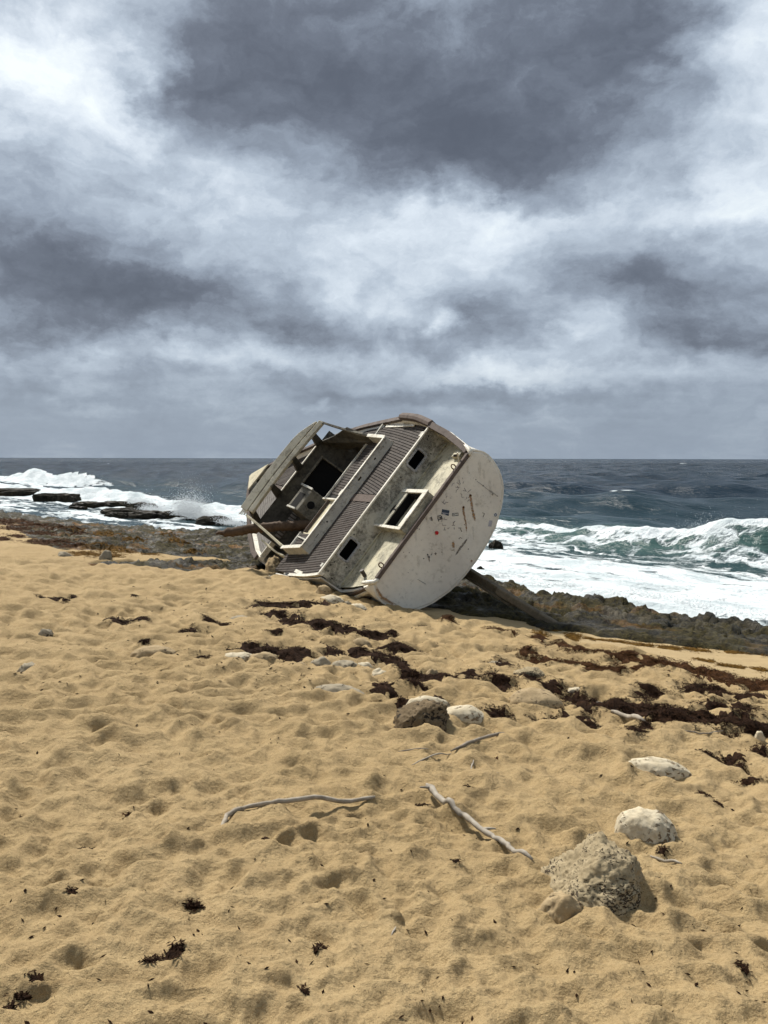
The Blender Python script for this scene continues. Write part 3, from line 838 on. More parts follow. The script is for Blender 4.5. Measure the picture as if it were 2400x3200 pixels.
for y, z in [(-1.62, .34), (-1.5, .37), (-1.42, .35), (-1.68, .2), (-.8, .36), (1.5, .33), (1.56, .35), (.6, .3), (.2, .36), (-1.36, .1), (1.33, .1), (-.95,.09)]:
    MB().tube([(BX + .002, y, z), (BX - .004, y, z)], .014, 8).build('bolt_hole', M_BLACK, BULK)
MB().box(1.62, 1.65, -1.60, 1.60, -.45, .385).build('added_window_blackout', M_BLACK)  # added black plate, no real boat part: keeps the windows dark
# bulkhead foot moulding
MB().box(BX - .05, BX + .01, -1.66, 1.66, -.035, .0).build('foot_moulding', M_WELL, BULK, bevel=.012)

# ---------------------------------------------------------------- lazarette hatch box in the well
def make_hatch():
    z1 = .145
    b = MB()
    x0, x1, y0, y1 = .12, 1.35, -.42, .42
    ox0, ox1, oy0, oy1 = .27, .94, -.38, .36
    # top in four strips around the opening, and skirts
    for (a, c, d, e) in ((x0, ox0, y0, y1), (ox1, x1, y0, y1), (ox0, ox1, y0, oy0), (ox0, ox1, oy1, y1)):
        b.box(a, c, d, e, z1 - .03, z1)
    b.box(x0, x0 + .03, y0, y1, -.03, z1 - .03); b.box(x0 + .03, x1, y0, y0 + .03, -.03, z1 - .03); b.box(x0 + .03, x1, y1 - .03, y1, -.03, z1 - .03)
    o = b.build('hatch_box', M_BOX, bevel=.012)
    b = MB()
    for (a, c, d, e) in ((x0 - .015, ox1 + .05, y0 - .02, oy0 + .0), (x0 - .015, x1 - .1, oy1 + .0, y1 + .02), (x0 - .015, ox0 + .0, oy0, oy1)):
        b.box(a, c, d, e, z1 + .002, z1 + .020)
    b.box(ox1 + .051, x1, y0 - .02, y0 + .03, z1 + .002, z1 + .026)
    b.build('hatch_rim', M_TRIM, o, bevel=.012)
    b = MB()
    for (a, c, d, e) in ((ox0, ox1, oy0, oy0 + .012), (ox0, ox1, oy1 - .012, oy1), (ox0, ox0 + .012, oy0 + .012, oy1 - .012), (ox1 - .012, ox1, oy0 + .012, oy1 - .012)):
        b.box(a, c, d, e, -.3, z1 - .031)
    b.box(ox0 - .02, ox1 + .02, oy0 - .02, oy1 + .02, -.32, -.3)
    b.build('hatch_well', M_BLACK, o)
    b = MB(); ring = [(1.09 + .055 * math.cos(k * math.pi / 8), -.02 + .10 * math.sin(k * math.pi / 8), z1 + .003) for k in range(16)]
    b.add(ring, [tuple(range(16))]); b.add([(ox1 - .01, -.04, z1 + .0025), (1.06, -.04, z1 + .0025), (1.06, -.01, z1 + .0025), (ox1 - .01, -.01, z1 + .0025)], [(0, 1, 2, 3)])
    b.build('hatch_hole', M_BLACK, o)
make_hatch()

# ---------------------------------------------------------------- decks and planks
DZ = .405
def deck_edge(x): return halfb(x) - .06
poop = MB()
xs = np.linspace(1.39, 4.25, 16)
poop.v = [(x, -deck_edge(x), DZ - .015) for x in xs] + [(x, deck_edge(x), DZ - .015) for x in xs]
cut = [k for k in range(15)]
# the sheet stops at the cockpit coaming in the middle
def sheet(polys, z, name, mat, parent=BOAT):
    b = MB()
    for P in polys: b.add([(x, y, z) for x, y in P], [tuple(range(len(P)))])
    return b.build(name, mat, parent)
polys = [[(1.39, -deck_edge(1.39)), (1.39, deck_edge(1.39)), (2.87, deck_edge(2.87)), (2.87, -deck_edge(2.87))]]
for sg in (1, -1):
    polys.append([(2.87, sg * 1.42), (2.87, sg * deck_edge(2.87)), (4.25, sg * deck_edge(4.25)), (4.25, sg * 1.55)])
polys.append([(2.87, -.06), (2.87, 1.42), (4.48, 1.50), (4.48, -.06)])
polys.append([(2.87, -1.42), (2.87, -1.0), (4.3, -1.0), (4.3, -1.5)])
POOP = sheet(polys, DZ - .015, 'deck', M_CAULK)
def plank(x, lo, hi, z, mat, parent, th=.014, name='plank'):
    """one plank: arrays of x, lower and upper edge; z may vary along it"""
    n = len(x); z = np.broadcast_to(z, (n,))
    V = []
    for k in range(n): V += [(x[k], lo[k], z[k]), (x[k], hi[k], z[k]), (x[k], lo[k], z[k] - th), (x[k], hi[k], z[k] - th)]
    F = []
    for k in range(n - 1):
        a, c = 4 * k, 4 * k + 4
        F += [(a, a + 1, c + 1, c), (a + 2, a, c, c + 2), (a + 1, a + 3, c + 3, c + 1)]
    F += [(0, 2, 3, 1), (4 * n - 4, 4 * n - 3, 4 * n - 1, 4 * n - 2)]
    F = [tuple(reversed(f)) for f in F]
    return bmesh_(name, V, F, mat, parent)
def lay(curve, y0, y1, pitch, x0, x1, inside, z, mat, parent, gap=.015, step=.09):
    """planks between offset curves y = c + curve(x), kept to inside(x) -> (lo, hi)"""
    c = y0; cnt = 0
    X = np.arange(x0, x1 + 1e-6, step)
    g = np.array([curve(x) for x in X]); L = np.array([inside(x) for x in X])
    while c < y1:
        lo = np.maximum(c + g, L[:, 0]); hi = np.minimum(c + g + pitch - gap, L[:, 1])
        ok = hi - lo > .006
        i = 0
        while i < len(X):
            if ok[i]:
                j = i
                while j + 1 < len(X) and ok[j + 1]: j += 1
                if j > i:
                    segs = [(i, j)]
                    if j - i > 14 and random.random() < .6:
                        k = random.randint(i + 5, j - 5); segs = [(i, k), (k, j)]
                    for a, e in segs:
                        xx = X[a:e + 1].copy(); 
                        if e != j: xx[-1] -= .008
                        zz = z(xx) if callable(z) else np.full(len(xx), z)
                        plank(xx, lo[a:e + 1], hi[a:e + 1], zz + random.uniform(-.002, .002), mat, parent); cnt += 1
                i = j + 1
            else: i += 1
        c += pitch
    return cnt
sl = lambda x: .20 * (x - 1.4) - .012 * (x - 1.4) ** 2
nn = 0
def ins_stbd(x):
    lo = .10 if x < 2.84 else 1.46 + .11 * (x - 2.84)
    return lo, deck_edge(x) - .015
def ins_port(x):
    a, b_ = ins_stbd(x); return -b_, -a
nn += lay(sl, -.5, 2.15, .062, 1.43, 4.22, ins_stbd, DZ, M_TEAK, POOP)
nn += lay(lambda x: -sl(x), -2.15, .5, .062, 1.43, 4.22, ins_port, DZ, M_TEAK, POOP)
plank(np.array([1.43, 2.2, 2.84]), np.array([-.085] * 3), np.array([.085] * 3), DZ + .002, M_CAP, POOP, name='king_plank')
nn += lay(lambda x: .06 * (x - 2.9) ** 1.3, -.03, 1.5, .066, 2.98, 4.44, lambda x: (-.03, 1.39 + .07 * (x - 2.9)), DZ, M_TEAK, POOP)
nn += lay(lambda x: -.05 * (x - 2.9) ** 1.4, -1.55, -1.0, .066, 2.98, 4.26, lambda x: (-1.37 - .08 * (x - 2.9), -1.02), DZ, M_TEAK, POOP)
# vent strips let into the deck, small plates
MB().hexa([(2.35, 1.87, DZ + .003), (4.05, 1.96, DZ + .003), (4.05, 1.91, DZ + .003), (2.30, 1.81, DZ + .003), (2.35, 1.87, DZ + .02), (4.05, 1.96, DZ + .02), (4.05, 1.91, DZ + .02), (2.30, 1.81, DZ + .02)][::1]).build('vent_strip', M_TRIM, POOP)
MB().box(2.35, 2.85, -1.90, -1.83, DZ + .003, DZ + .02).build('vent_strip', M_TRIM, POOP)
MB().box(1.5, 1.62, 1.50, 1.62, DZ + .003, DZ + .03).build('deck_plate', M_COAM, POOP, bevel=.006)
MB().box(1.5, 1.60, -1.62, -1.54, DZ + .003, DZ + .05).build('deck_plate', M_COAM, POOP, bevel=.006)
MB().box(3.45, 3.75, .02, .17, DZ + .003, DZ + .022).build('deck_plate', M_TRIM, POOP, bevel=.006)
def fz(x): return np.interp(x, [5.8, 6.5, 7.5, 8.5, 9.5, 10], [.36, .39, .50, .66, .84, .93])
# toe rail and bulwark caps
for sg in (1, -1):
    P3 = np.linspace(1.34, 3.02, 10)
    hi = (lambda x: sheer(x) + .02) if sg > 0 else (lambda x: DZ + .03)
    MB().sweep(P3, lambda i: [(P3[i], sg * (halfb(P3[i]) + a), c) for a, c in ((-.09, DZ - .03), (-.02, DZ - .03), (-.01, hi(P3[i])), (-.07, hi(P3[i])))]).build('toe_rail', M_TRIM)
    ex = lambda x: .07 * math.sin(min(max((x - 1.3) / 1.75, 0), 1) * math.pi * .62)
    if sg > 0: MB().sweep(P3, lambda i: [(P3[i], sg * (halfb(P3[i]) + a), sheer(P3[i]) + c + ex(P3[i])) for a, c in ((-.085, -.04), (.055, -.10), (.065, .04), (-.02, .075), (-.085, .05))]).build('bulwark_cap', M_CAP, bevel=.01)
    if sg > 0: MB().sweep(P3, lambda i: [(P3[i], sg * (halfb(P3[i]) + a), sheer(P3[i]) + c) for a, c in ((-.03, -.0), (.02, -.02), (.03, ex(P3[i])), (-.05, ex(P3[i]) - .03))]).build('bulwark', M_HULL)
    P4 = np.concatenate([np.linspace(3.03 if sg > 0 else 5.95, 9.4, 26), [9.7, 9.9]])
    MB().sweep(P4, lambda i: [(P4[i], sg * (halfb(P4[i]) + a), sheer(P4[i]) + c) for a, c in ((-.075, -.01), (.04, -.02), (.04, .05), (-.075, .055))]).build('bulwark_cap', M_CAP, bevel=.008)
    MB().sweep(P4, lambda i: [(P4[i], sg * max(halfb(P4[i]) - .14, .004), min(float(fz(P4[i])) if P4[i] > 5.8 else .39, sheer(P4[i]) - .03) - .02), (P4[i], sg * max(halfb(P4[i]) - .02, .006), sheer(P4[i]) - .21), (P4[i], sg * max(halfb(P4[i]) - .02, .006), sheer(P4[i]) - .01), (P4[i], sg * max(halfb(P4[i]) - .05, .004), sheer(P4[i]) - .01)]).build('bulwark', M_HULL if sg > 0 else M_TRIM)
MB().beam((4.27, 2.02, .45), (4.28, 1.58, .43), .025, .03).build('deck_edge_trim', M_TRIM)
# side decks beside the cockpit (lower) and the raised foredeck
SIDE = sheet([[(4.27, sg * 1.52), (4.27, sg * (deck_edge(4.25))), (6.0, sg * deck_edge(6.0)), (6.0, sg * 1.52)] for sg in (1,)], .372, 'side_deck', M_CAULK)
nn += lay(lambda x: 0, 1.53, 2.05, .062, 4.3, 5.95, lambda x: (1.54, deck_edge(x) - .01), .386, M_TEAK, SIDE)
b = MB(); fx = np.linspace(6.02, 9.9, 22)
b.sweep(fx, lambda i: [(fx[i], y * max(halfb(fx[i]) - .10, .004), float(fz(fx[i])) - .015) for y in (-1, -.5, 0, .5, 1)], close=False)
FORE = b.build('foredeck', M_CAULK)
def fcur(x): return halfb(x) - halfb(5.8)
for sg in (1, -1):
    if sg == 1: nn += lay(lambda x: fcur(x), -.1, 2.05, .078, 6.04, 9.7, lambda x: (.05, halfb(x) - .06), fz, M_TEAK, FORE, .012, .13)
    else: nn += lay(lambda x: -fcur(x), -2.1, .1, .078, 6.04, 9.7, lambda x: (-(halfb(x) - .13), -.05), fz, M_TEAKP, FORE, .012, .13)
plank(np.linspace(6.05, 9.7, 8), np.full(8, -.04), np.full(8, .04), fz(np.linspace(6.05, 9.7, 8)) + .003, M_CAP, FORE, name='king_plank')

# ---------------------------------------------------------------- cockpit coaming
def make_coaming():
    zt = .60
    O_ = [(4.12, -1.59), (2.86, -1.445), (2.86, 1.445), (4.12, 1.56)]
    I_ = [(4.10, -1.52), (2.93, -1.375), (2.93, 1.375), (4.10, 1.49)]
    b = MB()
    b.v = [(x, y, DZ - .014) for x, y in O_] + [(x, y, DZ - .014) for x, y in I_] + [(x + .03, y * .985, zt) for x, y in O_] + [(x, y * 1.0, zt) for x, y in I_]
    for k in range(3):
        b.f += [(k, k + 1, 9 + k, 8 + k), (5 + k, 4 + k, 12 + k, 13 + k), (8 + k, 9 + k, 13 + k, 12 + k)]
    b.f += [(4, 0, 8, 12), (3, 7, 15, 11)]
    o = b.build('cockpit_coaming', M_COAM, bevel=.015)
    c = MB(); P = [(4.13, -1.555), (3.5, -1.48), (2.90, -1.41), (2.90, 1.41), (3.5, 1.465), (4.13, 1.525)]
    for k in range(5):
        (xa, ya), (xc, yc) = P[k], P[k + 1]
        c.beam((xa, ya, zt + .012), (xc, yc, zt + .012), .085, .022, (0, 1, 0) if abs(xc - xa) > abs(yc - ya) else (1, 0, 0))
    c.build('coaming_cap', M_TRIM, o, bevel=.008)
    d = MB()
    for y in (-1.1, -.72, .35, .9): d.box(2.873, 2.880, y, y + random.uniform(.03, .10), .47, .49 + random.uniform(0, .05))
    d.build('coaming_chip', M_BLACK, o)
make_coaming()
# foremost edge of the after deck, open locker on the port side
MB().box(4.46, 4.50, -.08, 1.5, DZ - .12, DZ + .03).build('cockpit_edge_trim', M_TRIM, bevel=.008)
MB().box(3.0, 4.20, -1.0, -.12, .33, .345).build('locker_floor', M_BENCH)
MB().box(4.20, 4.235, -1.02, -.08, .20, DZ + .012).build('locker_trim', M_CAP, bevel=.006)
MB().box(2.96, 4.62, -.115, -.075, .26, DZ + .022).build('locker_divider', M_TRIM, bevel=.006)
MB().box(2.96, 4.22, -1.03, -1.0, .26, DZ + .0).build('locker_side', M_BENCH)
MB().box(4.30, 4.36, -1.42, -1.02, DZ - .03, DZ + .035).build('deck_edge_trim', M_TRIM, bevel=.008)
MB().beam((4.28, -1.14, DZ + .02), (2.98, -1.20, DZ + .012), .03, .02).build('deck_batten', M_COAM)
# cockpit well
b = MB()
b.box(4.2, 5.75, -1.46, -1.43, -.7, .33); b.box(4.5, 5.75, 1.46, 1.49, -.7, .37)
b.box(4.36, 4.40, -1.43, 1.46, -.7, .26)
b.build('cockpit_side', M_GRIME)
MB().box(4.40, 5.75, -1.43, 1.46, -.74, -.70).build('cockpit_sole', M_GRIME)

# ---------------------------------------------------------------- dashboard wall under the windshield
DT, DB = (5.86, .985), (5.42, -.05)   # top and bottom of the sloping wall (x, z)
def dw(y, k, off=0.0):
    """point on the dashboard wall: k = 0 bottom, 1 top"""
    x = DB[0] + (DT[0] - DB[0]) * k; z = DB[1] + (DT[1] - DB[1]) * k
    return (x - off * .92, y, z + off * .39)
def make_dash():
    b = MB(); ys = [-1.46, -1.2, .06, .82, 1.46]; ks = [0, .18, .74, 1.0]
    for i in range(4):
        for j in range(3):
            if i == 2 and j == 1: continue
            A = [dw(ys[i], ks[j]), dw(ys[i + 1], ks[j]), dw(ys[i + 1], ks[j + 1]), dw(ys[i], ks[j + 1])]
            B = [dw(ys[i], ks[j], -.04), dw(ys[i + 1], ks[j], -.04), dw(ys[i + 1], ks[j + 1], -.04), dw(ys[i], ks[j + 1], -.04)]
            b.hexa(B + A)
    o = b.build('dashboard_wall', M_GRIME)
    c = MB()
    c.hexa([dw(.02, .14, .003), dw(.06, .14, .003), dw(.06, .78, .003), dw(.02, .78, .003), dw(.02, .14, .05), dw(.06, .14, .05), dw(.06, .78, .05), dw(.02, .78, .05)])
    c.hexa([dw(.06, .74, .003), dw(.86, .74, .003), dw(.86, .79, .003), dw(.06, .79, .003), dw(.06, .74, .06), dw(.86, .74, .06), dw(.86, .79, .06), dw(.06, .79, .06)])
    c.hexa([dw(.82, .14, .003), dw(.86, .14, .003), dw(.86, .74, .003), dw(.82, .74, .003), dw(.82, .14, .05), dw(.86, .14, .05), dw(.86, .74, .05), dw(.82, .74, .05)])
    c.build('companionway_frame', M_GRIME2, o, bevel=.006)
    d = MB(); ring = [dw(-.42 + .10 * math.cos(k * math.pi / 10), .60 + .09 * math.sin(k * math.pi / 10), .004) for k in range(20)]
    d.add(ring, [tuple(range(20))]); d.build('gauge_hole', M_BLACK, o)
    # black sheet standing in for the darkness behind the companionway
    e = MB(); e.add([dw(-.1, .1, -.08), dw(1.0, .1, -.08), dw(1.0, .82, -.08), dw(-.1, .82, -.08)], [(0, 1, 2, 3)]); e.build('painted_cabin_dark', M_BLACK, o)
    # white strip along the windshield foot
    for y0, y1 in ((-1.46, -1.2), (-.48, .25), (.36, 1.0)):
        f = MB(); f.hexa([(5.80, y0, 1.0), (5.92, y0, .99), (5.92, y1, .99), (5.80, y1, 1.0), (5.80, y0, 1.022), (5.92, y0, 1.012), (5.92, y1, 1.012), (5.80, y1, 1.022)])
        f.build('windshield_foot_trim', M_TRIM, o, bevel=.005)
    g = MB()
    for k in range(15):
        y = -1.30 + k * .082
        g.hexa([dw(y, .42, .004), dw(y + .05, .42, .004), dw(y + .05, .55, .004), dw(y, .55, .004), dw(y, .42, .03), dw(y + .05, .42, .03), dw(y + .05, .55, .03), dw(y, .55, .03)])
    g.build('ribbed_panel', M_TEAKP, o)
    # stbd quarter panel of the cockpit, from coaming to windshield foot
    h = MB(); P = [(4.12, 1.50, .40), (4.12, 1.50, .62), (4.62, 1.46, .98), (5.3, 1.30, .93), (5.90, 1.08, 1.0), (5.90, 1.3, .40)]
    h.v = P + [(x, y + .03, z) for x, y, z in P]
    h.f = [(0, 1, 2, 3, 4, 5), (11, 10, 9, 8, 7, 6)] + [(k, (k + 1) % 6, 6 + (k + 1) % 6, 6 + k) for k in range(6)]
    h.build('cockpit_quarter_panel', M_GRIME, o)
    return o
DASH = make_dash()
# instrument cabinet
def make_cabinet():
    A = [(4.75, -.66, .0), (5.50, -.66, .0), (5.50, -.03, .0), (4.75, -.03, .0)]
    T = [(4.86, -.64, .66), (5.32, -.66, .80), (5.32, -.03, .80), (4.86, -.05, .66)]
    o = MB().hexa(A + T).build('instrument_cabinet', M_GRIME2, bevel=.02)
    top = lambda u, v, dz=.004: tuple(np.array(T[0]) * (1 - u) * (1 - v) + np.array(T[1]) * u * (1 - v) + np.array(T[2]) * u * v + np.array(T[3]) * (1 - u) * v + np.array((-.29 * dz, 0, dz)))
    MB().add([top(.25, .08), top(.80, .08), top(.80, .72), top(.25, .72)], [(0, 1, 2, 3)]).build('cabinet_opening', M_BLACK, o)
    b = MB(); b.hexa([top(.15, .0), top(.9, .0), top(.9, .07), top(.15, .07), top(.15, .0, .04), top(.9, .0, .04), top(.9, .07, .04), top(.15, .07, .04)])
    b.hexa([top(-.02, .96), top(1.1, .96), top(1.1, 1.04), top(-.02, 1.04), top(-.02, .96, .03), top(1.1, .96, .03), top(1.1, 1.04, .03), top(-.02, 1.04, .03)])
    b.build('cabinet_rim', M_COAM, o, bevel=.004)
    fr = lambda u, v: tuple(np.array(A[0]) * (1 - u) * (1 - v) + np.array(A[3]) * u * (1 - v) + np.array(T[3]) * u * v + np.array(T[0]) * (1 - u) * v + np.array((-.006, 0, 0)))
    MB().add([fr(.48 + .15 * math.cos(k * math.pi / 10), .74 + .13 * math.sin(k * math.pi / 10)) for k in range(20)], [tuple(range(20))]).build('speaker_hole', M_BLACK, o)
make_cabinet()

# ---------------------------------------------------------------- windshield
def make_windshield():
    tip = [(5.27, y) for y in (-1.36, 1.36)]
    nrm = Vector((-.70, 0, .714)); wid = Vector((.714, 0, .70)); 
    b = MB()
    bow = lambda y: Vector((.075, 0, .03)) * (1 - (y / 1.36) ** 2)
    def bar(y0, y1, w0, w1, t0, t1, jag=0):
        ys = np.linspace(y0, y1, 13)
        e = lambda y: w1 - (w1 - .10) * max(0, (y - .75) / .55) ** 1.3 if w1 > .2 else w1       # the outer flange runs out to a point
        b.sweep(ys, lambda i: [tuple(Vector((5.27, ys[i], 1.38)) + bow(ys[i]) + wid * w + nrm * t) for w, t in ((w0, t0), (e(ys[i]), t0), (e(ys[i]), t1), (w0, t1))])
    # upper flange, groove, lower flange with a deep skirt
    bar(-1.30, 1.30, .075, .275, -.03, .03)
    bar(-1.26, 1.36, -.07, .045, -.07, .038)
    bar(-1.22, 1.2, .045, .075, -.03, .008)
    o = b.build('windshield', M_BEAM, bevel=.012)
    for y0, y1 in ((-1.1, -.75), (-.75, -.4), (-.3, .05), (.05, .45), (.62, .70), (1.0, 1.08)):
        g = MB(); C = []
        for t in (.0085, .012):
            for y, w in ((y0, .046), (y0, .074), (y1, .074), (y1, .046)): C.append(tuple(Vector((5.27, y, 1.38)) + bow(y) + wid * w + nrm * (t + .004)))
        g.hexa(C); g.build('windshield_groove', M_BLACK, o)
    # torn outer end
    for k in range(5):
        c = MB(); y0 = -1.30 - .0; w = .075 + k * .032
        p = Vector((5.27, y0 + .02, 1.38)) + wid * (w + .012) + nrm * random.uniform(-.015, .015)
        q = p + Vector((random.uniform(-.03, .05), -random.uniform(.06, .16), random.uniform(-.05, .03)))
        c.beam(p, q, .026, .012, tuple(wid)); c.build('splinter', M_TRIM, o)
    # mullions down to the foot
    for y, yb in ((1.02, 1.06), (.30, .30), (-.50, -.48), (-1.2, -1.3)):
        c = MB(); c.hexa([(5.80, yb - .10, .98), (5.92, yb - .10, .98), (5.92, yb + .10, .98), (5.80, yb + .10, .98), (5.26, y - .055, 1.345), (5.36, y - .055, 1.41), (5.36, y + .055, 1.41), (5.26, y + .055, 1.345)])
        c.build('mullion', M_GRIME, o, bevel=.008)
    # side legs to the coaming
    c = MB(); P = [(5.30, 1.34, 1.41), (5.0, 1.37, 1.21), (4.7, 1.42, .99), (4.4, 1.46, .80), (4.10, 1.50, .64)]; W = [.07, .09, .12, .16, .20]
    c.sweep(P, lambda i: [(P[i][0] - .7 * W[i] * a, P[i][1] + e, P[i][2] - .7 * W[i] * a) for a, e in ((-.5, -.025), (.5, -.025), (.5, .025), (-.5, .025))])
    c.build('side_leg', M_GRIME2, o, bevel=.006)
    c = MB(); P = [(5.27, -1.38, 1.40), (4.95, -1.41, 1.20), (4.65, -1.45, .99), (4.38, -1.49, .80), (4.10, -1.53, .60)]; W = [.05, .05, .06, .09, .16]
    c.sweep(P, lambda i: [(P[i][0] - .7 * W[i] * a, P[i][1] + e, P[i][2] - .7 * W[i] * a) for a, e in ((-.5, -.025), (.5, -.025), (.5, .025), (-.5, .025))])
    c.build('side_leg', M_BENCH, o, bevel=.006)
    c = MB(); P = [(5.0, -1.62, .84), (4.75, -1.66, .66), (4.45, -1.68, .48), (4.2, -1.66, .36)]; W = [.06, .12, .18, .22]
    c.sweep(P, lambda i: [(P[i][0] - .6 * W[i] * a, P[i][1] + e, P[i][2] - .8 * W[i] * a) for a, e in ((-.5, -.02), (.5, -.02), (.5, .02), (-.5, .02))])
    c.build('broken_side_panel', M_BENCH, o, bevel=.006)
make_windshield()
# trims and hand rail on the foredeck
MB().box(5.98, 6.03, -1.86, -1.40, .30, .43).build('foredeck_edge_trim', M_TRIM, bevel=.008)
MB().tube([(6.15, -.75, .66), (6.15, -.75, .78), (6.15, .42, .78), (6.15, .46, .66)], .016, 6).build('hand_rail', M_TRIM, smooth=True)
MB().tube([(6.15, -.1, .64), (6.15, -.1, .78)], .014, 6).build('hand_rail_post', M_TRIM)
MB().box(6.3, 6.6, -1.25, -.85, .625, .66).build('deck_fitting', M_TRIM, bevel=.01)
MB().hexa([(9.2, -.45, 1.02), (9.9, -.05, 1.08), (9.9, .05, 1.08), (9.2, .45, 1.02), (9.2, -.45, 1.06), (9.95, -.05, 1.13), (9.95, .05, 1.13), (9.2, .45, 1.06)]).build('bow_plate', M_BENCH, bevel=.01)

# ---------------------------------------------------------------- marks on the transom
def mat_flat(name, col, rough=.6): return mat_plain(name, col, rough, .12, 60)
def mat_stain(name, c1, c2, cov=.5):
    """a stain with a ragged see-through edge"""
    m, t, b = material(name)
    p = t.obj(); n = t.noise(t.vmath('MULTIPLY', p, (1, 1, .6)), 34, 5, .7)
    t.put(b.inputs['Base Color'], t.mix(t.rng(n, .35, .65), c1, c2))
    b.inputs['Roughness'].default_value = .8
    e = t.attr('edge')
    t.put(b.inputs['Alpha'], t.rng(t.math('ADD', t.math('MULTIPLY', e, .75), t.math('MULTIPLY', t.math('SUBTRACT', n, .5), 1.5)), .46 - cov * .36, .78, 0, .80))
    return m
M_STAIN = mat_stain('rust_stain', (.20, .085, .022), (.36, .20, .075))
M_SOOT = mat_stain('dark_scuff', (.07, .055, .045), (.18, .15, .12), .3)
M_INK = mat_flat('black_ink', (.035, .034, .034)); M_GREYINK = mat_flat('faded_ink', (.20, .19, .185))
M_RED = mat_flat('red_reflector', (.36, .012, .016), .25)
M_NAVY = mat_flat('navy_sticker', (.035, .05, .075)); M_STW = mat_flat('white_sticker', (.62, .64, .60)); M_STG = mat_flat('grey_sticker', (.33, .33, .36))
TX = -.020
_lay = [0]
def tpt(px, py, off=.002):
    x, y, z = bpx(px, py, 'x', TX); return (TX - off, y, z)
def stain(pts, mat, name='rust_stain'):
    """pts: (px, py, half width in px) down the mark"""
    _lay[0] += 1; off = .0012 + .0001 * _lay[0]
    V = []; E = []
    for i, (px, py, w) in enumerate(pts):
        a = pts[max(i - 1, 0)]; c = pts[min(i + 1, len(pts) - 1)]
        d = Vector((c[0] - a[0], c[1] - a[1])).normalized(); n = Vector((-d.y, d.x))
        for k, e in ((-1, 0), (-.5, .8), (0, 1), (.5, .8), (1, 0)):
            V.append(tpt(px + n.x * w * k, py + n.y * w * k, off)); E.append(e * (0 if i in (0, len(pts) - 1) else 1))
    F = [(5 * i + k, 5 * i + k + 1, 5 * i + k + 6, 5 * i + k + 5) for i in range(len(pts) - 1) for k in range(4)]
    o = bmesh_(name, V, F, mat, TRANSOM)
    at_ = o.data.attributes.new('edge', 'FLOAT', 'POINT'); at_.data.foreach_set('value', E)
    return o
c6 = lambda x, y: (1240 + x / 4.608, 1400 + y / 4.608)
def st6(L, mat, name='rust_stain'): return stain([(*c6(x, y), w) for x, y, w in L], mat, name)
st6([(1050, 640, 3), (1058, 680, 5.8), (1065, 740, 5.8), (1080, 830, 5.8), (1095, 920, 5.8), (1115, 1000, 6.5), (1135, 1090, 5)], M_STAIN)
st6([(955, 815, 3), (955, 850, 5.0), (960, 920, 5.0), (975, 990, 5.0), (992, 1060, 4), (1002, 1150, 3.5), (1004, 1270, 1)], M_STAIN)
st6([(810, 1310, 1.5), (815, 1360, 6), (815, 1420, 6), (805, 1480, 3)], M_STAIN)
st6([(1075, 1590, 2), (1077, 1620, 5), (1077, 1670, 4)], M_STAIN)
st6([(1050, 1260, 1), (990, 1340, 5), (920, 1430, 6), (860, 1520, 4), (830, 1570, 1)], M_SOOT, 'scuff')
st6([(440, 1010, 2), (490, 1005, 9), (510, 1040, 6), (520, 1080, 1)], M_SOOT, 'scuff')
st6([(420, 1530, 2), (460, 1560, 6), (468, 1620, 3), (468, 1660, 1)], M_SOOT, 'scuff')
stain([(1176, 1820, 2), (1180, 1845, 6), (1196, 1868, 8), (1225, 1885, 7), (1250, 1894, 2)], M_STAIN)
M_DRIP = mat_stain('faint_run', (.26, .20, .12), (.38, .32, .23), .2)
_nd = M_DRIP.node_tree.nodes['Principled BSDF'].inputs['Alpha'].links[0].from_node
_nd.inputs[4].default_value = .17
for x, y, ln, w in [(1180, 130, 420, 9), (1240, 260, 300, 7), (1010, 210, 260, 6), (880, 340, 330, 8), (700, 560, 260, 6), (560, 760, 300, 7), (420, 900, 260, 6), (260, 1100, 360, 8), (1090, 1080, 330, 6), (300, 1500, 330, 9), (640, 1300, 340, 7), (1330, 400, 420, 8)]:
    st6([(x, y, w * .4), (x + 6, y + ln * .2, w), (x + 14, y + ln * .55, w * .8), (x + 20, y + ln, w * .3)], M_DRIP, 'faint_run')
def line(pts, w=1.1, mat=None, name='pen_mark', parent=None):
    _lay[0] += 1; b = MB(); off = .0012 + .0001 * _lay[0]
    P = [c6(*q) for q in pts]
    V = []
    for i, (px, py) in enumerate(P):
        a, c = P[max(i - 1, 0)], P[min(i + 1, len(P) - 1)]
        d = Vector((c[0] - a[0], c[1] - a[1])); d = d.normalized() if d.length else Vector((1, 0)); n = Vector((-d.y, d.x)) * w
        V += [tpt(px + n.x, py + n.y, off), tpt(px - n.x, py - n.y, off)]
    F = [(2 * i, 2 * i + 1, 2 * i + 3, 2 * i + 2) for i in range(len(P) - 1)]
    return V, F
def scribble(strokes, mat, w=1.0, name='graffiti'):
    b = MB()
    for s_ in strokes: b.add(*line(s_, w))
    return b.build(name, mat, TRANSOM)
scribble([[(790, 550), (800, 515), (830, 500)], [(860, 495), (905, 525)], [(895, 455), (905, 500), (920, 520)], [(945, 425), (948, 445)], [(960, 480), (950, 510)],
          [(840, 560), (900, 570)], [(870, 545), (890, 580)], [(850, 640), (855, 610), (880, 590)]], M_GREYINK, .9)
scribble([[(950, 610), (1000, 620)], [(965, 570), (985, 600), (1000, 625)], [(1015, 640), (1068, 592)], [(915, 655), (935, 665), (935, 710), (960, 715)],
          [(1005, 700), (1000, 730)], [(1015, 770), (1040, 740)], [(1020, 712), (1045, 705)]], M_GREYINK, .9)
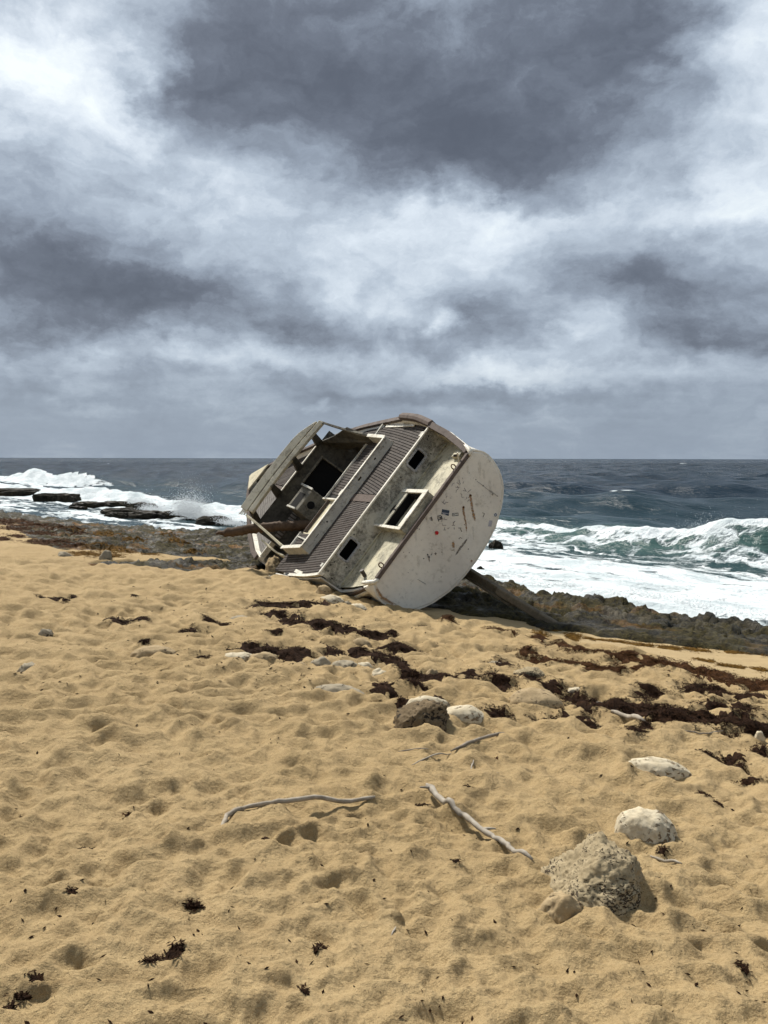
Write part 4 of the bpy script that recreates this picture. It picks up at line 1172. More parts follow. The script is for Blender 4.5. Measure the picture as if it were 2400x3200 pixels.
scribble([[(645, 770), (690, 810)], [(685, 740), (665, 790), (700, 800)], [(690, 780), (740, 780)], [(705, 710), (725, 690)], [(760, 718), (775, 718)]], M_GREYINK, 1.1)
scribble([[(660, 1010), (640, 1060)], [(680, 1035), (680, 1005), (690, 1000)], [(690, 1025), (720, 1030)], [(650, 1080), (655, 1110), (710, 1112)], [(670, 1178), (705, 1178)], [(685, 1140), (688, 1175)],
          [(790, 1112), (838, 1112)], [(812, 1060), (812, 1110)], [(830, 1050), (815, 1080), (840, 1050)], [(725, 1150), (740, 1165), (755, 1140)], [(825, 1140), (825, 1170)]], M_GREYINK, .9)
scribble([[(885, 1150), (930, 1150)], [(915, 1160), (935, 1205)], [(890, 1310), (910, 1285), (940, 1300)], [(280, 1165), (290, 1140), (300, 1165)], [(320, 1160), (330, 1175)], [(540, 1520), (575, 1520)], [(558, 1500), (558, 1540)],
          [(505, 1520), (490, 1545)], [(640, 1500), (655, 1495)], [(785, 1470), (830, 1465)], [(1365, 660), (1380, 680)], [(1230, 930), (1260, 940), (1240, 990)], [(1435, 680), (1450, 695)]], M_INK, .9)
scribble([[(300, 1890), (420, 1960)], [(1150, 475), (1240, 540), (1385, 655)], [(1350, 610), (1440, 690)]], M_GREYINK, .7, 'scratch')
# face-like doodle
scribble([[(590, 970), (590, 1020), (610, 1030), (650, 1020), (645, 985), (620, 968), (600, 975)], [(600, 1030), (600, 1055)], [(605, 990), (625, 1000), (640, 990)], [(612, 1010), (635, 1015)], [(630, 1000), (655, 1020)]], M_INK, 1.1, 'doodle')
def quad6(P, mat, name, off=.004):
    return MB().add([tpt(*c6(x, y), off) for x, y in P] + [tpt(*c6(x, y), .0005) for x, y in P], [(0, 1, 2, 3), (0, 4, 5, 1), (1, 5, 6, 2), (2, 6, 7, 3), (3, 7, 4, 0)]).build(name, mat, TRANSOM)
s1 = quad6([(652, 878), (758, 898), (746, 976), (640, 948)], M_NAVY, 'sticker')
b = MB(); b.add([tpt(*c6(x, y), .0048) for x, y in ((645, 925), (752, 940), (751, 948), (644, 933))], [(0, 1, 2, 3)])
b.add([tpt(*c6(x, y), .0048) for x, y in ((660, 940), (700, 947), (698, 960), (658, 952))], [(0, 1, 2, 3)]); b.build('sticker_print', M_STG, s1)
s2 = quad6([(796, 938), (884, 928), (888, 972), (800, 980)], M_INK, 'sticker')
quadw = MB().add([tpt(*c6(x, y), .0048) for x, y in ((803, 944), (878, 935), (881, 966), (806, 974))], [(0, 1, 2, 3)]).build('sticker_face', M_STW, s2)
# the letters XYZ!
def letters():
    u0 = np.array((808, 948.)); du = np.array((17.5, -2.0)); dv = np.array((1.6, 22.0))
    G = {0: [((.0, 0), (1, 1)), ((1, 0), (0, 1))], 1: [((0, 0), (.5, .5)), ((1, 0), (.5, .5)), ((.5, .5), (.5, 1))], 2: [((0, 0), (1, 0)), ((1, 0), (0, 1)), ((0, 1), (1, 1))], 3: [((.4, 0), (.4, .65)), ((.4, .85), (.4, 1))]}
    b = MB()
    for k in range(4):
        for p, q in G[k]:
            A = u0 + du * (k * 1.08 + p[0] * .78) + dv * p[1]; B = u0 + du * (k * 1.08 + q[0] * .78) + dv * q[1]
            d = (B - A) / np.linalg.norm(B - A); n = np.array((-d[1], d[0])) * 2.6; A = A - d * 1.5; B = B + d * 1.5
            _lay[0] += 1
            b.add([tpt(*c6(*e), .0052 + .00002 * _lay[0]) for e in (A + n, B + n, B - n, A - n)], [(0, 1, 2, 3)])
    b.build('sticker_letters', M_INK, s2)
letters()
def disc6(cx, cy, r, mat, name, h=.006, parent=None, n=20):
    x, y, z = tpt(*c6(cx, cy), 0); rr = r / 4.608 / 2590 * 14.2
    P = [(y + rr * math.cos(2 * math.pi * k / n), z + rr * math.sin(2 * math.pi * k / n)) for k in range(n)]
    b = MB(); b.v = [(TX - h, a, c) for a, c in P] + [(TX - .0004, a, c) for a, c in P]
    b.f = [tuple(range(n))] + [(k, n + k, n + (k + 1) % n, (k + 1) % n) for k in range(n)]
    return b.build(name, mat, parent or TRANSOM)
disc6(573, 1220, 34, M_TRIM, 'reflector_base', .006); disc6(573, 1220, 29, M_RED, 'red_reflector', .014)
s3 = disc6(1421, 960, 31, M_STW, 'sticker', .004); disc6(1421, 960, 25, M_NAVY, 'sticker_ring', .0048, s3); disc6(1421, 960, 15, M_STG, 'sticker_print', .0056, s3)
quad6([(1330, 1038), (1378, 1042), (1362, 1130), (1315, 1125)], M_STG, 'sticker')
for (cx, cy, r) in [(1060, 680, 15), (958, 850, 16)]:
    disc6(cx, cy, r, M_RUST, 'bolt', .016, n=10); disc6(cx, cy, r * .5, M_BLACK, 'bolt_hole', .0165, n=8)
for (cx, cy, r) in [(1138, 452, 9), (1243, 541, 11), (1385, 657, 8), (1030, 1453, 9), (976, 1103, 8), (395, 995, 6), (430, 1024, 5), (390, 1590, 9), (445, 1535, 12), (470, 1570, 10), (640, 1855, 7), (165, 1795, 6), (1490, 760, 6), (390, 1470, 5), (360, 1325, 4), (180, 1505, 6), (98, 1500, 6), (752, 592, 5), (495, 1005, 13)]:
    disc6(cx, cy, r, M_INK, 'screw_hole', .0015, n=9)
print('planks', nn)

# ================================================================== STONES
import bmesh
def mat_stone(name, c1, c2, pit, pitc=(.02, .018, .014), pscale=26, pits=.5, under=None):
    m, t, b = material(name)
    p = t.obj(); n1 = t.noise(p, 7, 5, .65); n2 = t.noise(p, 40, 4, .7)
    c = t.mix(t.rng(n1, .32, .68), c1, c2)
    c = t.mix(t.rng(n2, .45, .75, 0, .5), c, tuple(k * .5 for k in c1))
    pn = t.noise(t.vmath('MULTIPLY', p, (1, 1, 1.6)), pscale, 3, .62, .5); vm = t.noise(p, 7, 3, .6)
    pm = t.rng(t.math('ADD', pn, t.math('MULTIPLY', t.math('SUBTRACT', vm, .5), .75)), .70 - .14 * pit - .06 * pits, .75 - .13 * pit - .06 * pits)
    c = t.mix(pm, c, pitc)
    t.put(b.inputs['Base Color'], c); b.inputs['Roughness'].default_value = .92; b.inputs['Specular IOR Level'].default_value = .15
    h = t.math('ADD', t.math('MULTIPLY', n2, .5), t.math('MULTIPLY', pm, -1.2))
    t.put(b.inputs['Normal'], t.bump(h, .9, .012))
    return m
M_PALE = mat_stone('pale_limestone', (.41, .345, .235), (.52, .46, .34), .45, (.19, .14, .085), 30, .55)
M_TAN = mat_stone('tan_stone', (.27, .20, .11), (.36, .275, .16), .35, (.14, .10, .06), 30, .3)
M_GREY = mat_stone('grey_stone', (.235, .20, .14), (.32, .275, .195), .35, (.06, .052, .04), 22, .5)
M_PIT = mat_stone('pitted_coral_rock', (.235, .185, .108), (.355, .29, .182), .52, (.060, .045, .030), 60, .95)
M_BROWN = mat_stone('brown_pitted_rock', (.105, .076, .042), (.17, .125, .074), .5, (.025, .02, .014), 30, .9)
M_BLKR = mat_reef('wet_black_rock', .55)
_ico = {}
def ico(n):
    if n not in _ico:
        bm = bmesh.new(); bmesh.ops.create_icosphere(bm, subdivisions=n, radius=1)
        _ico[n] = (np.array([v.co[:] for v in bm.verts]), np.array([[v.index for v in f.verts] for f in bm.faces])); bm.free()
    return _ico[n]
def rock_mesh(w, d, h, seed, n=5, rough=.22, mesa=0.0, taper=0.0, lean=0.0, facet=0.0, fine=.03):
    V, F = ico(n); P = V.copy()
    k = 1 + rough * fbm3(P * 1.3 + seed * 3.7, 3, seed) + fine * fbm3(P * 6 + seed, 4, seed + 40, .6)
    if facet:
        g = np.random.default_rng(seed)
        for _ in range(7):
            nv = g.normal(size=3); nv /= np.linalg.norm(nv); lim = g.uniform(.62, .85)
            dd = P @ nv; k = np.where(dd * k > lim, k * (1 - facet) + facet * lim / np.maximum(dd, .2), k)
    P = P * k[:, None]
    if mesa: P[:, 2] = np.sign(P[:, 2]) * np.abs(P[:, 2]) ** (1 - mesa)
    if taper:
        q = np.clip(P[:, 2], -.3, 1.2); P[:, :2] *= (1 - taper * q)[:, None]
    P[:, 0] += lean * np.clip(P[:, 2], 0, 2)
    P = P * np.array([w / 2, d / 2, h])
    return P, F
def rock(name, c, w, d, h, seed, mat, rotz=0.0, sink=.25, label=None, cat='stone', group=None, **kw):
    P, F = rock_mesh(w, d, h, seed, **kw)
    me = bpy.data.meshes.new(name); me.from_pydata(P.tolist(), [], F.tolist()); me.update()
    me.polygons.foreach_set('use_smooth', [True] * len(me.polygons))
    if mat in (M_BLKR, M_REEF):
        a = me.attributes.new('weed', 'FLOAT', 'POINT'); a.data.foreach_set('value', np.full(len(P), .4, np.float32))
    o = link(name, me, mat); o.location = (c[0], c[1], c[2] - h * sink); o.rotation_euler = (0, 0, rotz)
    tag(o, label, cat, group)
    return o
def rock_planes(name, c, planes, seed, mat, rotz, label, cat='rock', n=6, scale=1.0, fine=.02, lump=.03):
    """a broken rock cut by planes (normal, distance), edges rounded and surface worn"""
    V, F = ico(n); N = np.array([p_[0] for p_ in planes], float); N /= np.linalg.norm(N, axis=1)[:, None]; D = np.array([p_[1] for p_ in planes])
    q = (V @ N.T) / D; k = 26.0
    r = 1 / (np.sum(np.maximum(q, 0) ** k, 1) ** (1 / k) + 1e-6)
    P = V * r[:, None]; sz = D.mean()
    P = P * (1 + lump / .2 * .5 * fbm3(P / sz * 1.1 + seed, 3, seed) + fine / .2 * fbm3(P / sz * 5 + seed, 4, seed + 9, .65))[:, None]
    pit = fbm3(P / sz * 9 + seed * 2, 2, seed + 31); P = P * (1 - .03 * sstep(pit, .22, .4))[:, None]
    P *= scale
    me = bpy.data.meshes.new(name); me.from_pydata(P.tolist(), [], F.tolist()); me.update()
    me.polygons.foreach_set('use_smooth', [True] * len(me.polygons))
    o = link(name, me, mat); o.location = c; o.rotation_euler = (0, 0, rotz); tag(o, label, cat); return o
def stone_px(x0, x1, yt, yb, seed, mat, label, name='stone', sink=.48, fn=None, n=4, cat='stone', group=None, dep=.75, hk=1.0, **kw):
    c = at((x0 + x1) / 2, yb, fn=fn); dist = (c - Vector(CE)).length
    w = (x1 - x0) / FPX * dist * 1.08; vis = (yb - yt) / FPX * dist
    a = math.asin((EYE - c.z) / dist)
    d = dep * w; d = min(d, max(.55 * vis / math.sin(a), .35 * w))
    h = max((vis - .5 * d * math.sin(a)) / math.cos(a), .22 * w) * hk
    f = Vector((c.x, c.y, 0)).normalized(); p = c + f * d * .42
    z = ground(p.x, p.y) if fn is None else p.z
    h = h / (1 - sink * .5)
    return rock(name, (p.x, p.y, z), w, d, h, seed, mat, -math.atan2(p.x, p.y), sink, label, cat, group, n=n, **kw)

# the two stones in the foreground
def px_ground(px, py, fwd=0.0, dz=0.0):
    c = at(px, py); f = Vector((c.x, c.y, 0)).normalized(); c = c + f * fwd
    return Vector((c.x, c.y, ground(c.x, c.y) + dz)), -math.atan2(c.x, c.y)
c_, r_ = px_ground(1875, 2790, .16, .0)
rock_planes('beach_rock', c_, [((.10, -.35, 1), .245), ((-.74, -.22, .62), .150), ((.97, -.18, .14), .150), ((.10, -.78, .62), .175), ((.62, -.72, .30), .170), ((0, 1, .15), .14), ((.5, .1, .86), .225), ((-.95, .1, .1), .25), ((0, 0, -1), .12)], 3, M_PIT, r_, 'big grey pitted rock half buried in the foreground sand', fine=.012, lump=.034, scale=1.15).scale.z = .80
stone_px(1690, 1830, 2700, 2815, 8, M_TAN, 'small rounded sandy stone at the left foot of the big pitted rock', 'beach_stone', .62, n=5, rough=.20, mesa=.1, hk=.75, fine=.05)
stone_px(1938, 2098, 2492, 2592, 5, M_PALE, 'smooth white stone with brown pits right behind the big pitted rock', 'beach_stone', .32, n=5, rough=.14, mesa=.25, fine=.035)
c_, r_ = px_ground(1325, 2268, .12, .0)
rock_planes('beach_rock', c_, [((-.42, -.25, .9), .13), ((1, -.1, .08), .20), ((-.05, -.85, .45), .13), ((-.6, -.75, .3), .20), ((0, .9, .3), .14), ((-1, 0, .2), .24), ((.3, .2, .95), .185), ((0, 0, -1), .1)], 21, M_BROWN, r_, 'dark brown wedge-shaped pitted rock poking from the sand', n=5, scale=.88)
c_, r_ = px_ground(862, 1786, .22, .02)
rock_planes('beach_rock', c_, [((-.25, -.45, .9), .34), ((.85, -.1, .45), .24), ((-.9, -.1, .15), .23), ((.1, -.9, -.15), .20), ((-.3, -.7, .6), .30), ((0, .9, .3), .25), ((.35, -.6, .75), .28), ((0, 0, -1), .05)], 48, M_TAN, r_, 'large tan boulder leaning against the low side of the wreck', n=5, lump=.06)
L = [
     (1283, 1400, 2178, 2215, 22, M_PALE, 'white stone top showing behind the brown wedge rock', dict(mesa=.2)),
     (1392, 1510, 2196, 2246, 23, M_PALE, 'low white stone on the right of the brown wedge rock', dict(mesa=.2, rough=.15)),
     (963, 1143, 2108, 2160, 24, M_GREY, 'long grey stone lying alone in the middle of the sand', dict(n=5, mesa=.25, rough=.14)),
     (969, 1036, 2033, 2066, 25, M_GREY, 'rounded dark grey stone at the edge of the seaweed, left of its row', dict()),
     (1034, 1116, 2046, 2074, 26, M_GREY, 'flat grey stone second in the row along the seaweed', dict(mesa=.2)),
     (1106, 1166, 2052, 2076, 27, M_PALE, 'white stone third in the row along the seaweed', dict()),
     (1159, 1215, 2070, 2096, 28, M_PALE, 'white sandy stone at the right end of the row along the seaweed', dict()),
     (914, 964, 2045, 2068, 29, M_TAN, 'small tan stone half covered by seaweed at the left of the stone row', dict()),
     (697, 790, 2024, 2052, 30, M_PALE, 'pale flat stone under the left end of the long seaweed strip', dict(mesa=.3)),
     (780, 866, 2030, 2056, 31, M_TAN, 'tan flat stone beside the pale one under the seaweed strip', dict(mesa=.3)),
     (1091, 1162, 1970, 2003, 32, M_TAN, 'tan rounded stone below the upper seaweed strip, near the stern', dict(rough=.1)),
     (1080, 1150, 1868, 1897, 33, M_PALE, 'pale rounded stone lying under the port corner of the stern', dict(rough=.12)),
     (1072, 1100, 1860, 1880, 39, M_GREY, 'small dark stone wedged under the wreck beside the pale one', dict()),
     (998, 1074, 1852, 1878, 34, M_PALE, 'long pale speckled stone in front of the wreck', dict(mesa=.2, rough=.16)),
     (988, 1036, 1828, 1858, 35, M_TAN, 'tan lumpy stone stacked behind the long speckled one', dict(sink=.1)),
     (719, 780, 1910, 1928, 36, M_GREY, 'flat dark grey stone left of the upper seaweed strip', dict(mesa=.2)),
     (412, 545, 2000, 2034, 37, M_TAN, 'long tan stone in the sand far left of the wreck', dict(n=5, mesa=.2, rough=.14)),
     (122, 166, 1960, 1980, 38, M_GREY, 'small grey stone near the left edge of the beach', dict()),
     (60, 126, 2056, 2084, 40, M_GREY, 'grey stone mostly buried at the far left of the sand', dict(sink=.6)),
     (1961, 2137, 2328, 2390, 41, M_PALE, 'white-topped stone with a dark underside on the right', dict(n=5, mesa=.3, rough=.12)),
     (1522, 1578, 2057, 2081, 42, M_PALE, 'bright white stone among seaweed to the right of the stern', dict()),
     (1608, 1697, 2083, 2114, 43, M_PIT, 'pale pitted coral stone in the seaweed on the right', dict(mesa=.2)),
     (1774, 1822, 2126, 2148, 44, M_PALE, 'small pale stone at the edge of the broad seaweed swath', dict()),
     (1321, 1383, 2054, 2096, 45, M_TAN, 'tan pointed stone at the right end of the seaweed strip', dict(taper=.3)),
     (1592, 1746, 2128, 2192, 46, M_TAN, 'broad tan slab with sand on it beside the right-hand seaweed', dict(mesa=.35, rough=.12, sink=.45)),
     (2362, 2388, 2262, 2292, 47, M_PALE, 'small upright white stone at the right edge of the photo', dict(sink=.15)),
     (827, 902, 1781, 1800, 49, M_PALE, 'thin flat pale stone in front of the tan boulder', dict(mesa=.3)),
     (815, 848, 1789, 1802, 50, M_TAN, 'small tan stone left of the thin flat one', dict()),
     (640, 716, 1738, 1766, 51, M_GREY, 'grey stone on the edge of the reef just left of the bow', dict(facet=.6)),
     (174, 230, 1722, 1744, 52, M_GREY, 'grey stone where the sand meets the reef on the left', dict(facet=.5)),
     (311, 350, 1722, 1753, 53, M_GREY, 'dark upright boulder on the left reef edge', dict(facet=.7, sink=.2)),
     (370, 392, 1682, 1706, 54, M_GREY, 'dark pointed boulder farther back on the left reef', dict(facet=.7, sink=.15, taper=.3)),
     (1540, 1585, 1880, 1920, 55, M_GREY, 'dark round boulder on the reef behind the slanting timber', dict(sink=.3)),
     (1380, 1440, 1855, 1890, 56, M_GREY, 'dark boulder on the reef just right of the stern', dict(sink=.3))]
for x0, x1, yt, yb, sd, mt, lb, kw in L:
    stone_px(x0, x1, yt, yb, sd, mt, lb, **kw)

# rocks standing in the surf
def sea_rock(x0, x1, yt, yb, seed, label, mesa=.35, hk=1.0, dep=.6, n=5, group=None, **kw):
    c = atz((x0 + x1) / 2, yb, 0.0); dist = (c - Vector(CE)).length
    w = (x1 - x0) / FPX * dist * 1.1; h = max((yb - yt) / FPX * dist, .06 * w) * hk
    d = dep * w; f = Vector((c.x, c.y, 0)).normalized(); p = c + f * d * .4
    return rock('surf_rock', (p.x, p.y, 0.0), w, d, h * .95, seed, M_BLKR, -math.atan2(p.x, p.y), .15, label, 'rock', group, n=n, mesa=mesa, rough=.35, fine=.10, **kw)
for a in [(-160, 150, 1529, 1551, 61, 'long black rock ledge with a flat top in the surf at the left edge', .6, 1.0, .3, 6),
          (120, 230, 1541, 1565, 62, 'square black end block of the rock ledge in the left surf', .6, 1.0, .5, 6),
          (231, 318, 1569, 1581, 63, 'low black rock just right of the ledge in the left surf'), (312, 402, 1566, 1580, 64, 'low black rock second right of the ledge in the left surf'),
          (400, 484, 1569, 1594, 65, 'tall black rock in the middle of the left surf', .2), (328, 422, 1588, 1602, 66, 'flat black rock in the pool left of the tall surf rock'),
          (333, 392, 1601, 1615, 67, 'flat brown rock awash nearest the left reef'), (405, 512, 1597, 1613, 68, 'long black rock awash below the tall surf rock'),
          (504, 580, 1597, 1613, 69, 'black rock under the burst of spray'), (622, 726, 1612, 1641, 70, 'broad black rock in the surf nearest the bow', .3), (584, 628, 1611, 1622, 71, 'small black rock left of the broad one near the bow'),
          (222, 262, 1583, 1590, 73, 'small black rock awash in the left pool'),
          (1530, 1568, 1686, 1714, 72, 'lone dark rock in the white water right of the stern', .1, 1.0, .8), (1488, 1514, 1768, 1790, 74, 'small dark rock at the foam edge right of the stern', .1, 1.0, .8)]:
    x0, x1, yt, yb, sd, lb = a[:6]; ex_ = a[6:]
    sea_rock(x0, x1, yt, yb, sd, lb, *ex_)

# ================================================================== DRIFTWOOD
M_STICK = mat_wood('bleached_driftwood', (.20, .165, .12), (.36, .315, .25), (4, 4, 4), grey=(.31, .285, .245))
M_STICKD = mat_wood('grey_driftwood', (.16, .13, .095), (.28, .24, .19), (4, 4, 4), grey=(.25, .22, .19))
M_LOG = mat_wood('brown_log', (.040, .024, .014), (.105, .064, .036), (5, 5, 5), grey=(.092, .066, .046))
M_POST = mat_wood('dark_wet_timber', (.070, .055, .036), (.15, .12, .078), (3, 3, 3), grey=(.13, .112, .083))
def stick(name, pix, r0, r1, mat, label, lift=.6, cat='driftwood', knots=.12, n=8):
    P = []
    for i in range(len(pix) - 1):
        m = 5
        for k in range(m): P.append((pix[i][0] + (pix[i + 1][0] - pix[i][0]) * k / m, pix[i][1] + (pix[i + 1][1] - pix[i][1]) * k / m))
    P.append(pix[-1]); W = [at(*q) for q in P]
    G = np.array([ground(w.x, w.y) for w in W])
    k = max(3, len(G) // 3); S = np.array([max(np.percentile(G[max(0, i - k):i + k + 1], 75), G[i] - .004) for i in range(len(G))])
    g = np.random.default_rng(int(pix[0][0])); N = len(W); 
    rad = [(r0 + (r1 - r0) * i / (N - 1)) * (1 + .20 * float(fbm(np.array(i * .35 + pix[0][1]), np.array(3.3), 2, 5)) + knots * .6 * g.normal()) * min(1, .45 + .55 * min(i, N - 1 - i) / 2.0) for i in range(N)]
    pts = [(W[i].x + g.normal() * r0 * .15, W[i].y + g.normal() * r0 * .15, S[i] + rad[i] * lift) for i in range(N)]
    b = MB(); b.tube(pts, lambda q: rad[min(N - 1, int(round(q * (N - 1))))], n)
    if N > 18:                                   # stubs of broken side twigs
        for k in (2, int(N * .55)):
            q0 = Vector(pts[k]); an = g.uniform(0, 6.28); q1 = q0 + Vector((math.cos(an), math.sin(an), .25)) * r0 * g.uniform(2.5, 4.5)
            b.tube([q0, q0.lerp(q1, .5) + Vector((0, 0, r0 * .2)), q1], lambda q: r0 * (.6 - .4 * q), 6)
    o = mesh(name, b.v, [tuple(reversed(f)) for f in b.f], mat, None, True)
    tag(o, label, cat); return o
stick('driftwood_stick', [(693, 2562), (712, 2530), (770, 2513), (850, 2506), (960, 2500), (1080, 2492), (1175, 2484)], .012, .014, M_STICK, 'long bleached branch lying across the sand left of centre', .75)
b_ = stick('driftwood_stick', [(1334, 2450), (1375, 2490), (1420, 2520), (1455, 2535), (1490, 2560), (1540, 2588), (1580, 2610), (1610, 2640), (1668, 2668)], .019, .012, M_STICK, 'crooked bleached branch left of the big pitted rock', .75)
stick('driftwood_stick', [(2036, 2640), (2080, 2658), (2135, 2676)], .008, .007, M_STICK, 'short grey stick right of the big pitted rock', .6)
stick('reed_stem', [(1576, 2282), (1500, 2308), (1410, 2334)], .013, .011, M_STICKD, 'brown split reed stem on the sand below the brown wedge rock', .6, 'reed')
stick('reed_stem', [(1412, 2334), (1340, 2354), (1288, 2369)], .006, .004, M_STICK, 'thin pale reed continuing left from the split stem', .6, 'reed')
stick('reed_stem', [(1245, 2326), (1310, 2327), (1340, 2331)], .004, .004, M_STICKD, 'thin dark twig left of the reeds', .6, 'twig')
stick('reed_stem', [(1470, 2395), (1482, 2360)], .006, .005, M_STICK, 'short pale upright-looking twig below the reed stem', .6, 'twig')
stick('driftwood_stick', [(1912, 2216), (1960, 2236), (2015, 2263)], .018, .022, M_STICK, 'white bone-like stick in the broad seaweed swath', .7)
stick('reed_stem', [(2130, 2284), (2200, 2284), (2262, 2281)], .006, .005, M_STICKD, 'thin branch along the lower edge of the broad seaweed swath', .6, 'twig')
stick('reed_stem', [(1838, 2198), (1870, 2184), (1902, 2175)], .006, .005, M_STICK, 'thin pale twig slanting across the broad seaweed swath', .6, 'twig')
stick('reed_stem', [(1490, 2404), (1562, 2405)], .004, .003, M_STICKD, 'thin twig lying level below the pale twig', .6, 'twig')
stick('driftwood_stick', [(1225, 2892), (1240, 2868)], .004, .003, M_STICK, 'tiny white splinter in the lower middle foreground', .6, 'twig')

# the log thrust through the windshield into the cockpit
def make_log():
    A, B = depth_at(698, 1668, 18.6), depth_at(985, 1641, 18.5)
    g = np.random.default_rng(4); N = 40; b = MB()
    P = [A.lerp(B, i / (N - 1)) + Vector((0, 0, .05 * math.sin(i / (N - 1) * 3.1) + .01 * g.normal())) for i in range(N)]
    n = 16
    def prof(i):
        k = i / (N - 1); r = .108 * min(1, .62 + k * 9) * (1 + .015 * g.normal())
        d = (B - A).normalized(); a = d.cross(Vector((0, 0, 1))).normalized(); c = a.cross(d)
        return [P[i] + (a * math.cos(2 * math.pi * q / n) + c * math.sin(2 * math.pi * q / n)) * r * (1 + .05 * math.sin(q * 2.4 + i * .12) + .012 * g.normal()) for q in range(n)]
    b.sweep(P, prof)
    o = mesh('driftwood_log', b.v, b.f, M_LOG, None, True)
    tag(o, 'thick brown log thrust through the windshield into the cockpit', 'log')
    c = MB(); c.tube([A + Vector((.02, 0, 0)), A + Vector((-.09, -.05, .02)), A + Vector((-.16, -.02, -.01))], lambda q: .06 * (1 - .6 * q), 8)
    mesh('broken_stub', c.v, c.f, M_LOG, o, True)
make_log()
# timber leaning from the hull to the lower beach
def make_post():
    foot = at(1748, 1960); top = depth_at(1440, 1772, 15.4); mid = depth_at(1592, 1866, 14.0)
    e = bpy.data.objects.new('timber_prop', None); COL.objects.link(e)
    tag(e, 'dark wet timber slanting from under the hull down to the lower beach', 'timber')
    f2 = foot + (foot - mid).normalized() * .12
    b = MB(); b.beam(mid + (mid - foot).normalized() * .25, f2, .135, .13, (0, 0, 1))
    o = mesh('post', b.v, b.f, M_POST, e); md = o.modifiers.new('bevel', 'BEVEL'); md.width = .03; md.segments = 3
    for dz, w, h, nm in ((.05, .06, .10, 'flange'), (-.02, .16, .05, 'plank'), (-.11, .05, .08, 'flange')):
        b = MB(); q = mid + (foot - mid).normalized() * (.12 if nm == 'plank' else .02)
        b.beam(top + Vector((0, 0, dz)), q + Vector((0, -.02, dz)), w, h, (0, 0, 1)); o = mesh(nm, b.v, b.f, M_POST, e)
        md = o.modifiers.new('bevel', 'BEVEL'); md.width = .012; md.segments = 2
make_post()

